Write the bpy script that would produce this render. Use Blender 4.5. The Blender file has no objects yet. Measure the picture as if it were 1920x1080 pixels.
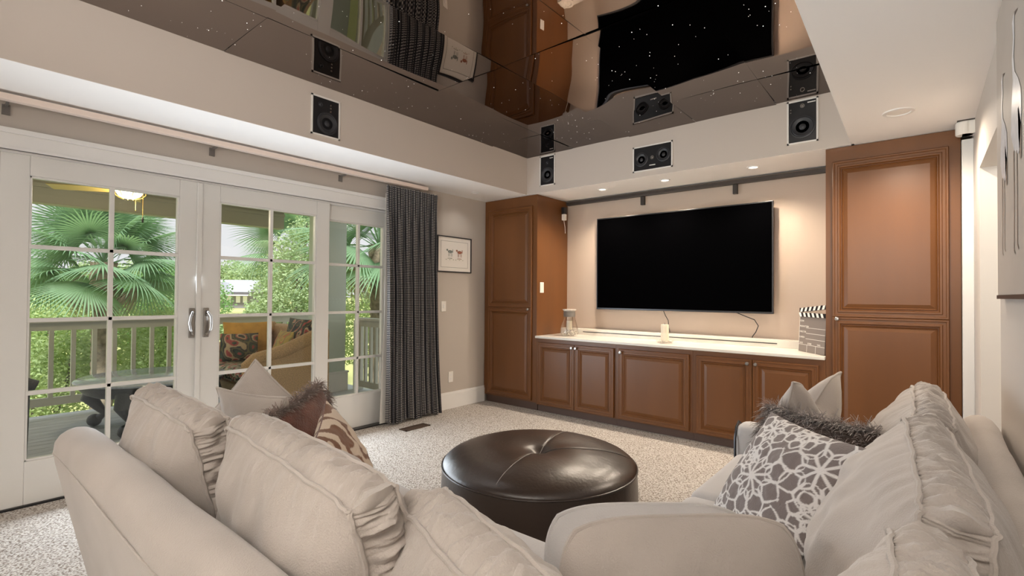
import bpy, bmesh, math, random
from mathutils import Vector, Matrix, noise
C = bpy.context.scene.collection
SC = bpy.context.scene
PI = math.pi
random.seed(7)
# ------------------------------------------------------------------ camera
CAM = Vector((4.1667, 0.0, 1.3)); FPX = 928.5
yw, pt, ro = math.radians(39.754), math.radians(.8216), math.radians(.4496)
fw = Vector((-math.sin(yw)*math.cos(pt), math.cos(yw)*math.cos(pt), math.sin(pt)))
rt = Vector((math.cos(yw), math.sin(yw), 0)); up = rt.cross(fw)
r2 = math.cos(ro)*rt + math.sin(ro)*up; u2 = -math.sin(ro)*rt + math.cos(ro)*up
cd = bpy.data.cameras.new('camera'); cam = bpy.data.objects.new('camera', cd); C.objects.link(cam)
cd.lens = FPX/1920*36; cd.sensor_width = 36; cd.clip_start = .02; cd.clip_end = 800
m = Matrix.Identity(4)
for i, v in enumerate((r2, u2, -fw)):
    for j in range(3): m[j][i] = v[j]
m.translation = CAM; cam.matrix_world = m; SC.camera = cam
# ------------------------------------------------------------------ world, sun, lights, exposure
SC.view_settings.view_transform = 'Standard'; SC.view_settings.look = 'None'
SC.view_settings.gamma = 1; SC.view_settings.use_curve_mapping = False
SC.view_settings.exposure = 1.27
w = bpy.data.worlds.new('overcast_sky'); SC.world = w; w.use_nodes = True
w.node_tree.nodes['Background'].inputs[0].default_value = (.93, .91, .95, 1)
w.node_tree.nodes['Background'].inputs[1].default_value = 0.40
def light(name, kind, loc, power, col, direction=(0, 0, -1), **k):
    d = bpy.data.lights.new(name, kind); d.energy = power; d.color = col
    for a, b in k.items(): setattr(d, a, b)
    o = bpy.data.objects.new(name, d); C.objects.link(o); o.location = loc
    o.rotation_euler = Vector(direction).to_track_quat('-Z', 'Y').to_euler()
    return o
light('sun', 'SUN', (0, 0, 20), 3.5, (1, .96, .88), (-.55, .35, -.85), angle=math.radians(12))
WARM = (1, .84, .67); SOFT = (1, .965, .92)
# added fills: one behind the camera, one inside the doors for porch daylight
light('rear_fill_light', 'AREA', (2.2, -3.3, 1.45), 5, (1, .86, .72), (0, 1, .04), shape='RECTANGLE', size=3.6, size_y=2.0)
light('door_fill_light', 'AREA', (.07, 1.6, .80), 25, (.82, .91, 1), (1, 0, .12), shape='RECTANGLE', size=2.4, size_y=1.25)
# ------------------------------------------------------------------ materials
def mat(name, col, rough=.5, metal=0, bump=0, bscale=60, var=0, vscale=4, spec=.5, sheen=0, coat=0, emit=None, estr=0, col2=None, stretch=None, detail=3, trans=0):
    M = bpy.data.materials.new(name); M.use_nodes = True; N = M.node_tree.nodes; L = M.node_tree.links
    b = N['Principled BSDF']; I = b.inputs
    I['Base Color'].default_value = (*col, 1); I['Roughness'].default_value = rough; I['Metallic'].default_value = metal
    I['Specular IOR Level'].default_value = spec; I['Sheen Weight'].default_value = sheen; I['Coat Weight'].default_value = coat
    if emit: I['Emission Color'].default_value = (*emit, 1); I['Emission Strength'].default_value = estr
    if trans: I['Transmission Weight'].default_value = trans
    tc = N.new('ShaderNodeTexCoord'); src = tc.outputs['Object']
    if stretch:
        mp = N.new('ShaderNodeMapping'); mp.inputs['Scale'].default_value = stretch; L.new(src, mp.inputs[0]); src = mp.outputs[0]
    if var:
        n = N.new('ShaderNodeTexNoise'); n.inputs['Scale'].default_value = vscale; n.inputs['Detail'].default_value = detail; L.new(src, n.inputs[0])
        r = N.new('ShaderNodeValToRGB'); r.color_ramp.elements[0].position = .3; r.color_ramp.elements[1].position = .7
        c2 = col2 or tuple(c*(1-var) for c in col)
        r.color_ramp.elements[0].color = (*c2, 1); r.color_ramp.elements[1].color = (*col, 1)
        L.new(n.outputs[0], r.inputs[0]); L.new(r.outputs[0], I['Base Color'])
    if bump:
        n = N.new('ShaderNodeTexNoise'); n.inputs['Scale'].default_value = bscale; n.inputs['Detail'].default_value = 4; L.new(src, n.inputs[0])
        bp = N.new('ShaderNodeBump'); bp.inputs['Strength'].default_value = bump; bp.inputs['Distance'].default_value = .01
        L.new(n.outputs[0], bp.inputs['Height']); L.new(bp.outputs[0], I['Normal'])
    return M
def attr_mat(name, ca, cb, rough=.8, attr='pat', **k):
    """colour chosen between two yarns by the woven/printed pattern stored on the mesh"""
    M = mat(name, ca, rough, **k); N = M.node_tree.nodes; L = M.node_tree.links
    a = N.new('ShaderNodeAttribute'); a.attribute_name = attr
    x = N.new('ShaderNodeMix'); x.data_type = 'RGBA'; L.new(a.outputs['Fac'], x.inputs[0])
    x.inputs[6].default_value = (*ca, 1); x.inputs[7].default_value = (*cb, 1)
    L.new(x.outputs[2], N['Principled BSDF'].inputs['Base Color']); return M
def col_mat(name, rough=.85, **k):
    M = mat(name, (.5, .5, .5), rough, **k); N = M.node_tree.nodes
    a = N.new('ShaderNodeAttribute'); a.attribute_name = 'pat'
    M.node_tree.links.new(a.outputs['Color'], N['Principled BSDF'].inputs['Base Color']); return M
M_fascia = mat('greige_paint', (.60, .53, .47), .7, bump=.03, bscale=200)
M_wall = mat('warm_grey_paint', (.49, .44, .39), .7, bump=.03, bscale=200)
M_wallR = mat('pale_wall_paint', (.60, .56, .52), .55, bump=.03, bscale=200)
M_cream = mat('cream_paint', (.80, .72, .57), .6)
M_niche = mat('beige_paint_warm_tint', (.57, .46, .37), .6, bump=.03, bscale=200)  # peach cast of the warm cans is put into this base colour
M_white = mat('white_ceiling_paint', (.88, .855, .83), .75)
M_trim = mat('white_gloss_trim', (.78, .77, .75), .35)
M_door = mat('white_door_paint', (.74, .73, .70), .35)
M_wood = mat('satin_cherry_wood', (.17, .064, .017), .38, var=.14, vscale=2, stretch=(2.5, 2.5, .4), bump=.02, bscale=40, spec=.5)
M_kick = mat('dark_kick_board', (.10, .06, .045), .6)
M_marble = mat('cream_marble', (.84, .80, .72), .22, var=.12, vscale=6, detail=8)
M_black = mat('black_plastic', (.012, .012, .014), .35)
M_cone = mat('speaker_cone', (.03, .03, .034), .45)
M_gloss = mat('gloss_black_screen', (.0008, .0008, .001), .4, spec=0)
M_bezel = mat('dark_metal_bezel', (.05, .05, .055), .3, metal=.6)
M_darkmetal = mat('dark_bronze_rod', (.06, .05, .045), .4, metal=.4)
M_chrome = mat('brushed_nickel', (.36, .34, .32), .32, metal=1)
M_sofa = mat('beige_microsuede', (.485, .43, .385), .85, sheen=.35, bump=.25, bscale=260, var=.16, vscale=3.2)
M_seat = mat('suede_window_tint', (.52, .50, .49), .85, sheen=.35, bump=.25, bscale=260, var=.08, vscale=5)  # sofa suede again, paler and cooler with window light in the colour
M_leather = mat('black_brown_leather', (.034, .021, .015), .33, bump=.12, bscale=55, spec=.7)
M_legs = mat('black_wood', (.02, .018, .016), .4)
M_fringe = mat('brown_fringe_thread', (.36, .27, .23), .5, var=.6, vscale=30, sheen=.3)
M_fringe2 = mat('taupe_fringe_thread', (.42, .36, .335), .5, var=.6, vscale=30, sheen=.3)
M_rust = mat('rust_brown_chenille', (.17, .06, .036), .8, var=.5, vscale=14, bump=.5, bscale=120, sheen=.3)
M_brown = mat('dark_brown_chenille', (.105, .068, .055), .8, var=.5, vscale=14, bump=.5, bscale=120, sheen=.3)
M_floral = attr_mat('grey_brown_chenille_with_white_petals', (.20, .165, .155), (.74, .71, .69), bump=.4, bscale=200, sheen=.2)
M_tiger = attr_mat('cream_velvet_with_brown_scrolls', (.60, .49, .38), (.155, .06, .022), bump=.2, bscale=200, sheen=.2)
M_rail = mat('grey_green_deck_paint', (.62, .63, .56), .6)
M_beam = mat('olive_porch_paint', (.42, .41, .31), .6)
M_porchceil = mat('porch_ceiling_paint', (.44, .38, .26), .6)
M_pier = mat('pale_green_siding', (.60, .68, .63), .6)
M_deck = mat('weathered_deck_board', (.68, .71, .75), .65, var=.3, vscale=5, stretch=(8, .7, 1))
M_wick = mat('tan_wicker', (.74, .47, .24), .6, var=.45, vscale=110, bump=.8, bscale=140)
M_wickdark = mat('charcoal_wicker', (.045, .045, .05), .5, var=.5, vscale=90, bump=.8, bscale=120)
M_iron = mat('cast_dark_metal', (.05, .055, .06), .4, metal=.2, bump=.4, bscale=60)
M_tabletop = mat('table_top_sky_tint', (.52, .58, .68), .12, var=.3, vscale=25)  # pale blue imitates the sky reflected in the table top
M_bark = mat('palm_bark', (.33, .27, .20), .9, var=.6, vscale=12, bump=1, bscale=25)
M_treebark = mat('tree_bark', (.14, .11, .08), .9, var=.5, vscale=12)
M_dead = mat('dry_palm_leaf', (.42, .34, .25), .8, var=.4, vscale=10)
M_shell = mat('white_seashell', (.80, .74, .66), .5, var=.3, vscale=60)
M_candle = mat('ivory_wax', (.86, .78, .62), .5)
M_silver = mat('beaded_pewter', (.30, .28, .26), .35, metal=.8, bump=1, bscale=300)
M_paper = mat('ivory_paper', (.80, .76, .70), .7)
M_grey = mat('slate_grey_board', (.20, .17, .155), .5)
M_plate = mat('white_plate_plastic', (.82, .79, .74), .4)
M_orange = mat('ochre_outdoor_fabric', (.85, .45, .10), .9, var=.3, vscale=9)
M_marsh = mat('marsh_grass', (.48, .50, .20), .95, var=.45, vscale=.08, detail=8)
M_roof = mat('grey_shingle_roof', (.34, .36, .42), .8, var=.2, vscale=2)
M_siding = mat('grey_house_siding', (.20, .19, .21), .8)
M_lamp = mat('lit_frosted_glass', (1, .9, .7), .4, emit=(1, .90, .66), estr=3.0)
M_brass = mat('aged_brass', (.62, .42, .12), .35, metal=.8)
M_fan = mat('honey_fan_blade', (.50, .38, .12), .4)
M_can = mat('lit_can_lens', (1, .95, .85), .4, emit=(1, .93, .80), estr=1.3)
M_star = mat('fibre_optic_point', (1, 1, 1), .4, emit=(1, .97, .92), estr=1.0)
M_rodpaint = mat('white_rod_warm_tint', (.78, .65, .57), .5)  # white rod; warm bounce from the wood is put into the colour
M_vent = mat('brown_vent_metal', (.10, .065, .045), .5, metal=.3)
def leafmat(name, c, c2, tr=.35):
    M = mat(name, c, .55, var=.5, vscale=1.6, col2=c2, detail=5); N = M.node_tree.nodes; L = M.node_tree.links
    t = N.new('ShaderNodeBsdfTranslucent'); t.inputs[0].default_value = (c[0]*1.2, c[1]*1.25, c[2]*.8, 1)
    x = N.new('ShaderNodeMixShader'); x.inputs[0].default_value = tr
    L.new(N['Principled BSDF'].outputs[0], x.inputs[1]); L.new(t.outputs[0], x.inputs[2]); L.new(x.outputs[0], N['Material Output'].inputs[0]); return M
M_frond = leafmat('palm_green', (.24, .38, .25), (.14, .26, .16))
M_leafA = leafmat('bright_leaf_green', (.46, .55, .28), (.24, .36, .15))
M_leafB = leafmat('mid_leaf_green', (.20, .36, .14), (.12, .24, .09))
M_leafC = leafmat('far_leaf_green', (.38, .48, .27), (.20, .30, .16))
def glass(name, tint=(1, 1, 1), amt=1.0):
    M = bpy.data.materials.new(name); M.use_nodes = True; N = M.node_tree.nodes; L = M.node_tree.links; N.clear()
    o = N.new('ShaderNodeOutputMaterial'); t = N.new('ShaderNodeBsdfTransparent'); g = N.new('ShaderNodeBsdfGlossy'); x = N.new('ShaderNodeMixShader')
    t.inputs[0].default_value = (*tint, 1); g.inputs['Roughness'].default_value = .01
    f = N.new('ShaderNodeLayerWeight'); f.inputs[0].default_value = .5
    pw = N.new('ShaderNodeMath'); pw.operation = 'POWER'; pw.inputs[1].default_value = 3.5; L.new(f.outputs['Facing'], pw.inputs[0])
    mm = N.new('ShaderNodeMath'); mm.operation = 'MULTIPLY_ADD'; mm.inputs[1].default_value = .55*amt; mm.inputs[2].default_value = .035*amt; L.new(pw.outputs[0], mm.inputs[0])
    L.new(mm.outputs[0], x.inputs[0]); L.new(t.outputs[0], x.inputs[1]); L.new(g.outputs[0], x.inputs[2]); L.new(x.outputs[0], o.inputs[0]); return M
M_glass = glass('window_glass', (.97, .99, .98), .8); M_jar = glass('jar_glass', (.985, .98, .97), 1.3)
# smoked mirror ceiling tiles: dark tinted glass over a mirror
M_mirror = bpy.data.materials.new('smoked_mirror_tile'); M_mirror.use_nodes = True
def _mir():
    N = M_mirror.node_tree.nodes; L = M_mirror.node_tree.links; b = N['Principled BSDF']
    b.inputs['Metallic'].default_value = 1; b.inputs['Roughness'].default_value = .015
    lw = N.new('ShaderNodeLayerWeight'); lw.inputs[0].default_value = .5
    r = N.new('ShaderNodeValToRGB'); e = r.color_ramp.elements
    e[0].position = .50; e[0].color = (.42, .37, .34, 1); e[1].position = .85; e[1].color = (.17, .145, .14, 1)
    L.new(lw.outputs['Facing'], r.inputs[0]); L.new(r.outputs[0], b.inputs['Base Color'])
    b.inputs['Specular Tint'].default_value = (.5, .5, .5, 1)
_mir()
# carpet
M_carpet = mat('speckled_beige_carpet', (.60, .54, .47), .95, spec=.1)
def _carpet():
    N = M_carpet.node_tree.nodes; L = M_carpet.node_tree.links; b = N['Principled BSDF']; tc = N.new('ShaderNodeTexCoord')
    v = N.new('ShaderNodeTexNoise'); v.inputs['Scale'].default_value = 95; v.inputs['Detail'].default_value = 2; L.new(tc.outputs['Object'], v.inputs[0])
    r = N.new('ShaderNodeValToRGB'); e = r.color_ramp.elements
    e[0].position = .36; e[0].color = (.24, .195, .16, 1); e[1].position = .56; e[1].color = (.62, .585, .54, 1); L.new(v.outputs[0], r.inputs[0])
    bp = N.new('ShaderNodeBump'); bp.inputs['Strength'].default_value = .8; bp.inputs['Distance'].default_value = .012
    L.new(v.outputs[0], bp.inputs['Height']); L.new(bp.outputs[0], b.inputs['Normal']); L.new(r.outputs[0], b.inputs['Base Color'])
_carpet()
# curtain weave
M_curt = mat('navy_black_woven_curtain', (.02, .02, .025), .85, sheen=.2)
def _curt():
    N = M_curt.node_tree.nodes; L = M_curt.node_tree.links; b = N['Principled BSDF']; uv = N.new('ShaderNodeUVMap'); uv.uv_map = 'UVMap'
    s = N.new('ShaderNodeSeparateXYZ'); L.new(uv.outputs[0], s.inputs[0])
    def cell(out, per, duty):
        a = N.new('ShaderNodeMath'); a.operation = 'MULTIPLY'; a.inputs[1].default_value = 1/per; L.new(out, a.inputs[0])
        f = N.new('ShaderNodeMath'); f.operation = 'FRACT'; L.new(a.outputs[0], f.inputs[0])
        c = N.new('ShaderNodeMath'); c.operation = 'LESS_THAN'; c.inputs[1].default_value = duty; L.new(f.outputs[0], c.inputs[0]); return c.outputs[0]
    m_ = N.new('ShaderNodeMath'); m_.operation = 'MULTIPLY'; L.new(cell(s.outputs[0], .028, .62), m_.inputs[0]); L.new(cell(s.outputs[1], .0175, .42), m_.inputs[1])
    x = N.new('ShaderNodeMix'); x.data_type = 'RGBA'; L.new(m_.outputs[0], x.inputs[0])
    x.inputs[6].default_value = (.018, .018, .024, 1); x.inputs[7].default_value = (.40, .37, .34, 1); L.new(x.outputs[2], b.inputs['Base Color'])
_curt()
# ------------------------------------------------------------------ builders
WM = {}
def tag(o, label=None, cat=None, group=None, kind=None):
    if label: o['label'] = label
    if cat: o['category'] = cat
    if group: o['group'] = group
    if kind: o['kind'] = kind
    return o
def thing(name, label, cat, loc=(0, 0, 0), rz=0, group=None, M=None, kind=None):
    o = bpy.data.objects.new(name, None); C.objects.link(o); o.empty_display_size = .1
    mm = M if M is not None else Matrix.Translation(loc) @ Matrix.Rotation(rz, 4, 'Z')
    o.matrix_world = mm; WM[o.name] = mm.copy(); return tag(o, label, cat, group, kind)
def finish(name, me, mt, parent=None, local=False, smooth=False, bevel=0, bseg=2):
    if bevel:
        bm = bmesh.new(); bm.from_mesh(me)
        bmesh.ops.bevel(bm, geom=[e for e in bm.edges if len(e.link_faces) == 2 and e.calc_face_angle(0) > .6], offset=bevel, segments=bseg, affect='EDGES', profile=.6)
        bm.to_mesh(me); bm.free()
    o = bpy.data.objects.new(name, me); C.objects.link(o)
    if mt: me.materials.append(mt)
    if smooth:
        me.polygons.foreach_set('use_smooth', [True]*len(me.polygons))
        if smooth != 'full':
            try: me.set_sharp_from_angle(angle=math.radians(40))
            except Exception: pass
    if parent is not None:
        if not local: me.transform(WM[parent.name].inverted())
        o.parent = parent; WM[o.name] = WM[parent.name]
    else:
        vs = [v.co for v in me.vertices]
        c = Vector(((min(v.x for v in vs)+max(v.x for v in vs))/2, (min(v.y for v in vs)+max(v.y for v in vs))/2, min(v.z for v in vs)))
        me.transform(Matrix.Translation(-c)); o.location = c; WM[o.name] = Matrix.Translation(c)
    me.update(); return o
def obj(name, bm, mt, parent=None, **k):
    bmesh.ops.recalc_face_normals(bm, faces=bm.faces)
    me = bpy.data.meshes.new(name); bm.to_mesh(me); bm.free(); return finish(name, me, mt, parent, **k)
def raw(name, vs, fs, mt, parent=None, **k):
    me = bpy.data.meshes.new(name); me.from_pydata(vs, [], fs); me.validate(); return finish(name, me, mt, parent, **k)
def box(bm, x0, x1, y0, y1, z0, z1):
    v = [bm.verts.new(p) for p in ((x0, y0, z0), (x1, y0, z0), (x1, y1, z0), (x0, y1, z0), (x0, y0, z1), (x1, y0, z1), (x1, y1, z1), (x0, y1, z1))]
    for f in ((3, 2, 1, 0), (4, 5, 6, 7), (0, 1, 5, 4), (1, 2, 6, 5), (2, 3, 7, 6), (3, 0, 4, 7)): bm.faces.new([v[i] for i in f])
def B(name, boxes, mt, parent=None, **k):
    bm = bmesh.new()
    for b in boxes: box(bm, *b)
    return obj(name, bm, mt, parent, **k)
def S(name, boxes, mt, label=None, **k):
    o = B(name, boxes, mt, **k); o['kind'] = 'structure'
    if label: o['label'] = label
    return o
def lathe(bm, prof, c=(0, 0, 0), axis='Z', n=32, cap=True):
    """prof: list of (radius, height); axis Z or -Y (towards the viewer) or X"""
    rings = []
    for r, h in prof:
        ring = []
        for i in range(n):
            a = 2*PI*i/n; p = (r*math.cos(a), r*math.sin(a), h)
            if axis == '-Y': p = (p[0], -p[2], p[1])
            elif axis == 'X': p = (p[2], p[0], p[1])
            ring.append(bm.verts.new(Vector(p)+Vector(c)))
        rings.append(ring)
    for a, b in zip(rings, rings[1:]):
        for i in range(n): bm.faces.new((a[i], a[(i+1) % n], b[(i+1) % n], b[i]))
    if cap:
        bm.faces.new(rings[0][::-1]); bm.faces.new(rings[-1])
def tube(bm, pts, r, k=8, closed=False):
    pts = [Vector(p) for p in pts]; n = len(pts); rings = []; prev = None
    for i, p in enumerate(pts):
        if closed: t = pts[(i+1) % n]-pts[i-1]
        else: t = pts[min(i+1, n-1)]-pts[max(i-1, 0)]
        if t.length < 1e-9: t = Vector((0, 0, 1))
        t.normalize()
        if prev is None: prev = t.orthogonal().normalized()
        prev = (prev - t*prev.dot(t)); prev = prev.normalized() if prev.length > 1e-6 else t.orthogonal().normalized()
        b = t.cross(prev); rr = r[i] if isinstance(r, (list, tuple)) else r
        rings.append([bm.verts.new(p+(prev*math.cos(2*PI*j/k)+b*math.sin(2*PI*j/k))*rr) for j in range(k)])
    for i in range(n if closed else n-1):
        a, b = rings[i], rings[(i+1) % n]
        for j in range(k): bm.faces.new((a[j], a[(j+1) % k], b[(j+1) % k], b[j]))
    if not closed:
        bm.faces.new(rings[0][::-1]); bm.faces.new(rings[-1])
def T(name, pts, r, mt, parent=None, k=8, closed=False, **kw):
    bm = bmesh.new(); tube(bm, pts, r, k, closed); return obj(name, bm, mt, parent, smooth=True, **kw)
def LA(name, prof, c, mt, parent=None, axis='Z', n=32, **kw):
    bm = bmesh.new(); lathe(bm, prof, c, axis, n); return obj(name, bm, mt, parent, smooth=True, **kw)
def prism(bm, pts, a0, a1, axis='x'):
    """polygon in the two other axes extruded along axis"""
    def P3(p, a): return (a, p[0], p[1]) if axis == 'x' else ((p[0], a, p[1]) if axis == 'y' else (p[0], p[1], a))
    A = [bm.verts.new(P3(p, a0)) for p in pts]; Bv = [bm.verts.new(P3(p, a1)) for p in pts]; n = len(pts)
    for i in range(n): bm.faces.new((A[i], A[(i+1) % n], Bv[(i+1) % n], Bv[i]))
    bm.faces.new(A[::-1]); bm.faces.new(Bv)
def dup(root, loc=None, rz=None, label=None, group=None):
    r = root.copy(); C.objects.link(r); WM[r.name] = WM[root.name]
    if loc is not None: r.location = loc
    if rz is not None: r.rotation_euler = (0, 0, rz)
    if label: r['label'] = label
    if group: r['group'] = group
    for ch in list(root.children):
        c = ch.copy(); C.objects.link(c); c.parent = r
        for g in list(ch.children):
            d = g.copy(); C.objects.link(d); d.parent = c
    return r
def frame(BL, BR, TL):
    """matrix whose x runs BL->BR, z runs BL->TL, origin midway along the bottom edge"""
    BL, BR, TL = map(Vector, (BL, BR, TL)); x = (BR-BL).normalized(); z = (TL-BL); z = (z-x*z.dot(x)).normalized(); y = z.cross(x)
    mm = Matrix.Identity(4); o = (BL+BR)/2
    for i in range(3): mm[i][0] = x[i]; mm[i][1] = y[i]; mm[i][2] = z[i]; mm[i][3] = o[i]
    return mm

# ================================================================== THE SETTING
FY, D, SX, RX, WX, ZS, ZC, BY = 4.45, 4.48, .674, 3.77, 4.42, 2.447, 2.869, 5.10
YN = -3.6; WT = .15
S('floor', [(0, 8.2, YN, 5.3, -.15, 0)], M_carpet, 'speckled beige carpet floor of the room')
# left wall: openings y 0.2..3.10 for the doors, z 0..2.14
S('wall_left', [(-WT, 0, 3.12, 5.3, -.15, 3.1), (-WT, 0, .18, 3.12, 2.14, 3.1), (-WT, 0, YN, .18, -.15, 3.1)], M_wall, 'warm grey wall with the glass doors')
S('wall_back', [(-WT, 4.6, BY, BY+.15, -.15, 3.1)], M_niche, 'beige wall behind the television, its colour warmed for the can light')
S('wall_right', [(WX, WX+WT, YN, 2.98, -.15, ZS+.3), (WX, WX+WT, 3.98, 5.3, -.15, ZS+.3), (WX, WX+WT, 2.98, 3.98, 2.07, ZS+.3)], M_wallR, 'pale grey right wall with a doorway')
S('wall_hall', [(6.2, 6.3, 1, 6, -.15, 2.75)], M_cream, 'cream wall of the hall beyond the doorway')
S('wall_rear', [(-WT, 4.6, YN-.15, YN, -.15, .45), (-WT, 4.6, YN-.15, YN, 2.45, 3.1), (-WT, .4, YN-.15, YN, .45, 2.45), (4.0, 4.6, YN-.15, YN, .45, 2.45)], M_wall, 'rear wall with a wide opening added for the fill light')  # opening put in to go with the added fill behind the camera
# ceiling: low soffits around a raised tray of smoked mirror
S('trim_1', [(0, SX, YN, FY, ZS, 3.0)], M_white, 'white underside of the left soffit')
S('trim_2', [(SX, SX+.004, -.6, FY, ZS+.001, ZC+.02)], M_fascia, 'greige fascia of the left soffit')
S('trim_3', [(SX, RX, FY, BY, ZS, 3.0), (0, SX, FY, BY, ZS, 3.0)], M_white, 'white soffit over the television niche')
S('trim_4', [(SX+.004, RX, FY-.004, FY, ZS+.001, ZC+.02)], M_fascia, 'greige fascia above the television niche')
def lowceil():
    bm = bmesh.new(); prism(bm, [(3.787, -.6), (3.787, 2.1), (3.752, FY), (3.752, BY), (WX, BY), (WX, -.6)], ZS, 3.0, 'z'); box(bm, SX, WX, YN, -.6, ZS, 3.0)
    return obj('ceiling', bm, M_white)
tag(lowceil(), 'low white ceiling along the right side', kind='structure')
S('ceiling_hall', [(WX+WT, 6.3, 1, 6, ZS, 2.6)], M_cream, 'cream ceiling of the hall beyond the doorway')
MXS = [SX, 1.3, 1.95, 2.6, 3.25, RX+.1]; MYS = [-.6, 0.0, 1.25, 2.55, 3.85, FY]; MT = {}
def mirz(i, j, x, y):
    tx, ty, ox = MT[i, j]; x0, x1, y0, y1 = MXS[i], MXS[i+1], MYS[j], MYS[j+1]; u = 2*(x-x0)/(x1-x0)-1; v = 2*(y-y0)/(y1-y0)-1
    return ZC + tx*(x-(x0+x1)/2) + ty*(y-(y0+y1)/2) + .0085*noise.noise(Vector((x*1.5+ox, y*1.3, ox))) - .0016*(u*u+v*v)
def mirror():
    rnd = random.Random(11); vs = []; fs = []; xs, ys = MXS, MYS
    for i in range(5):
        for j in range(5):
            x0, x1, y0, y1 = xs[i]+.0012, xs[i+1]-.0012, ys[j]+.0012, ys[j+1]-.0012
            tx, ty = rnd.uniform(-.0065, .0065), rnd.uniform(-.0065, .0065); ox = rnd.uniform(0, 50); MT[i, j] = (tx, ty, ox); n = 22; base = len(vs)
            for a in range(n+1):
                for b in range(n+1):
                    x = x0+(x1-x0)*a/n; y = y0+(y1-y0)*b/n; u, v = a/n*2-1, b/n*2-1
                    z = mirz(i, j, x, y)
                    vs.append((x, y, z))
            for a in range(n):
                for b in range(n):
                    q = base+a*(n+1)+b; fs.append((q, q+1, q+n+2, q+n+1))
    o = raw('ceiling_mirror', vs, fs, M_mirror, smooth='full'); return o
tag(mirror(), 'raised ceiling of smoked mirror tiles', kind='structure')
S('trim_5', [(SX, RX+.1, -.6, FY, ZC+.03, ZC+.08)], M_black, 'dark backing board above the mirror tiles')
def stars():
    rnd = random.Random(5); bm = bmesh.new(); cl = [(rnd.uniform(.8, 3.7), rnd.uniform(.3, 4.3)) for _ in range(16)]
    for i in range(430):
        if i < 340: x, y = rnd.uniform(.72, 3.74), rnd.uniform(.2, 4.4)
        else:
            c = rnd.choice(cl); x, y = rnd.gauss(c[0], .12), rnd.gauss(c[1], .12)
        if not (.7 < x < 3.74 and -.5 < y < 4.42): continue
        r = rnd.choice([.0012, .0015, .0018, .0026]); z = mirz(max(q for q in range(5) if MXS[q] <= x), max(q for q in range(5) if MYS[q] <= y), x, y)-.0012
        bm.faces.new([bm.verts.new((x+r*math.cos(k*PI/3), y+r*math.sin(k*PI/3), z)) for k in range(6)])
    return obj('fiber_optic_stars', bm, M_star)
tag(stars(), 'tiny white star points scattered over the dark mirrored ceiling', 'star lights', kind='stuff')
S('baseboard_left', [(0, .018, 3.16, D-.0, 0, .165), (0, .012, 3.16, D, .165, .19)], M_trim, 'tall white baseboard under the framed print', bevel=.003)
S('baseboard_right', [(WX-.016, WX, 3.99, 4.40, 0, .15)], M_trim)
S('trim_6', [(4.362, WX, 4.40, 4.455, 0, 2.35)], M_trim, 'white upright trim beside the right tall cabinet', bevel=.004)
# casing round the doors
S('trim_7', [(0, .02, .10, 3.23, 2.14, 2.265), (0, .034, .10, 3.24, 2.235, 2.265), (0, .026, .10, 3.23, 2.14, 2.158), (0, .02, 3.12, 3.23, 0, 2.14), (0, .02, .06, .18, 0, 2.265),
             (-WT, 0, 3.10, 3.12, 0, 2.14), (-WT, 0, .18, .20, 0, 2.14), (-WT, 0, .2, 3.1, 2.125, 2.14)], M_trim, 'white casing around the glass doors', bevel=.003)
S('trim_8', [(-WT, .012, .2, 3.1, -.01, .012)], M_black, 'dark threshold under the glass doors')

def glazed(name, y0, y1, gy0, gy1, gz0, gz1, xf, ym, label, rows=(1.573, 1.123, .68), z0=.012, th=.045):
    zt = 2.125
    bx = [(xf-th, xf, y0, gy0, z0, zt), (xf-th, xf, gy1, y1, z0, zt), (xf-th, xf, gy0, gy1, gz1, zt), (xf-th, xf, gy0, gy1, z0, gz0)]
    o = S(name, bx, M_door, label, bevel=.004)
    h = .0125
    bars = [(xf-th+.006, xf-.004, ym-h, ym+h, gz0, gz1)] + [(xf-th+.006, xf-.004, gy0, gy1, z-h, z+h) for z in rows]
    g = .012
    bars += [(xf-th, xf-.006, gy0, gy0+g, gz0, gz1), (xf-th, xf-.006, gy1-g, gy1, gz0, gz1), (xf-th, xf-.006, gy0, gy1, gz0, gz0+g), (xf-th, xf-.006, gy0, gy1, gz1-g, gz1)]
    B('muntins', bars, M_door, o, bevel=.003)
    B('glass_pane', [(xf-.026, xf-.021, gy0+.002, gy1-.002, gz0+.002, gz1-.002)], M_glass, o)
    return o
d1 = glazed('door_1', .302, 1.346, .43, 1.218, .27, 2.003, -.004, .829, 'left glazed patio door leaf')
d2 = glazed('door_2', 1.352, 2.403, 1.488, 2.279, .29, 2.003, -.004, 1.884, 'second glazed patio door leaf')
w1 = glazed('window_1', 2.36, 3.10, 2.41, 3.03, .325, 1.985, -.055, 2.745, 'fixed glazed panel beside the curtain')
B('astragal', [(-.002, .012, 1.328, 1.362, .02, 2.12)], M_door, d2, bevel=.004)
S('window_2', [(-.05, -.005, .2, .30, .012, 2.125)], M_door)
def handle(y, door, flip):
    B('escutcheon', [(-.004, .006, y-.019, y+.019, .965, 1.185)], M_chrome, door, bevel=.004)
    s = flip
    T('pull_handle', [(.006, y, .99), (.03, y+s*.004, .995), (.045, y+s*.02, 1.03), (.04, y+s*.026, 1.075), (.045, y+s*.02, 1.12), (.03, y+s*.004, 1.155), (.006, y, 1.16)], .0075, M_chrome, door)
    LA('lock_cylinder', [(.001, 0), (.012, 0), (.012, .012), (.006, .02), (.001, .02)], (.006, y, 1.135), M_chrome, door, axis='X', n=16)
handle(1.305, d1, -1); handle(1.40, d2, 1)

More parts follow.
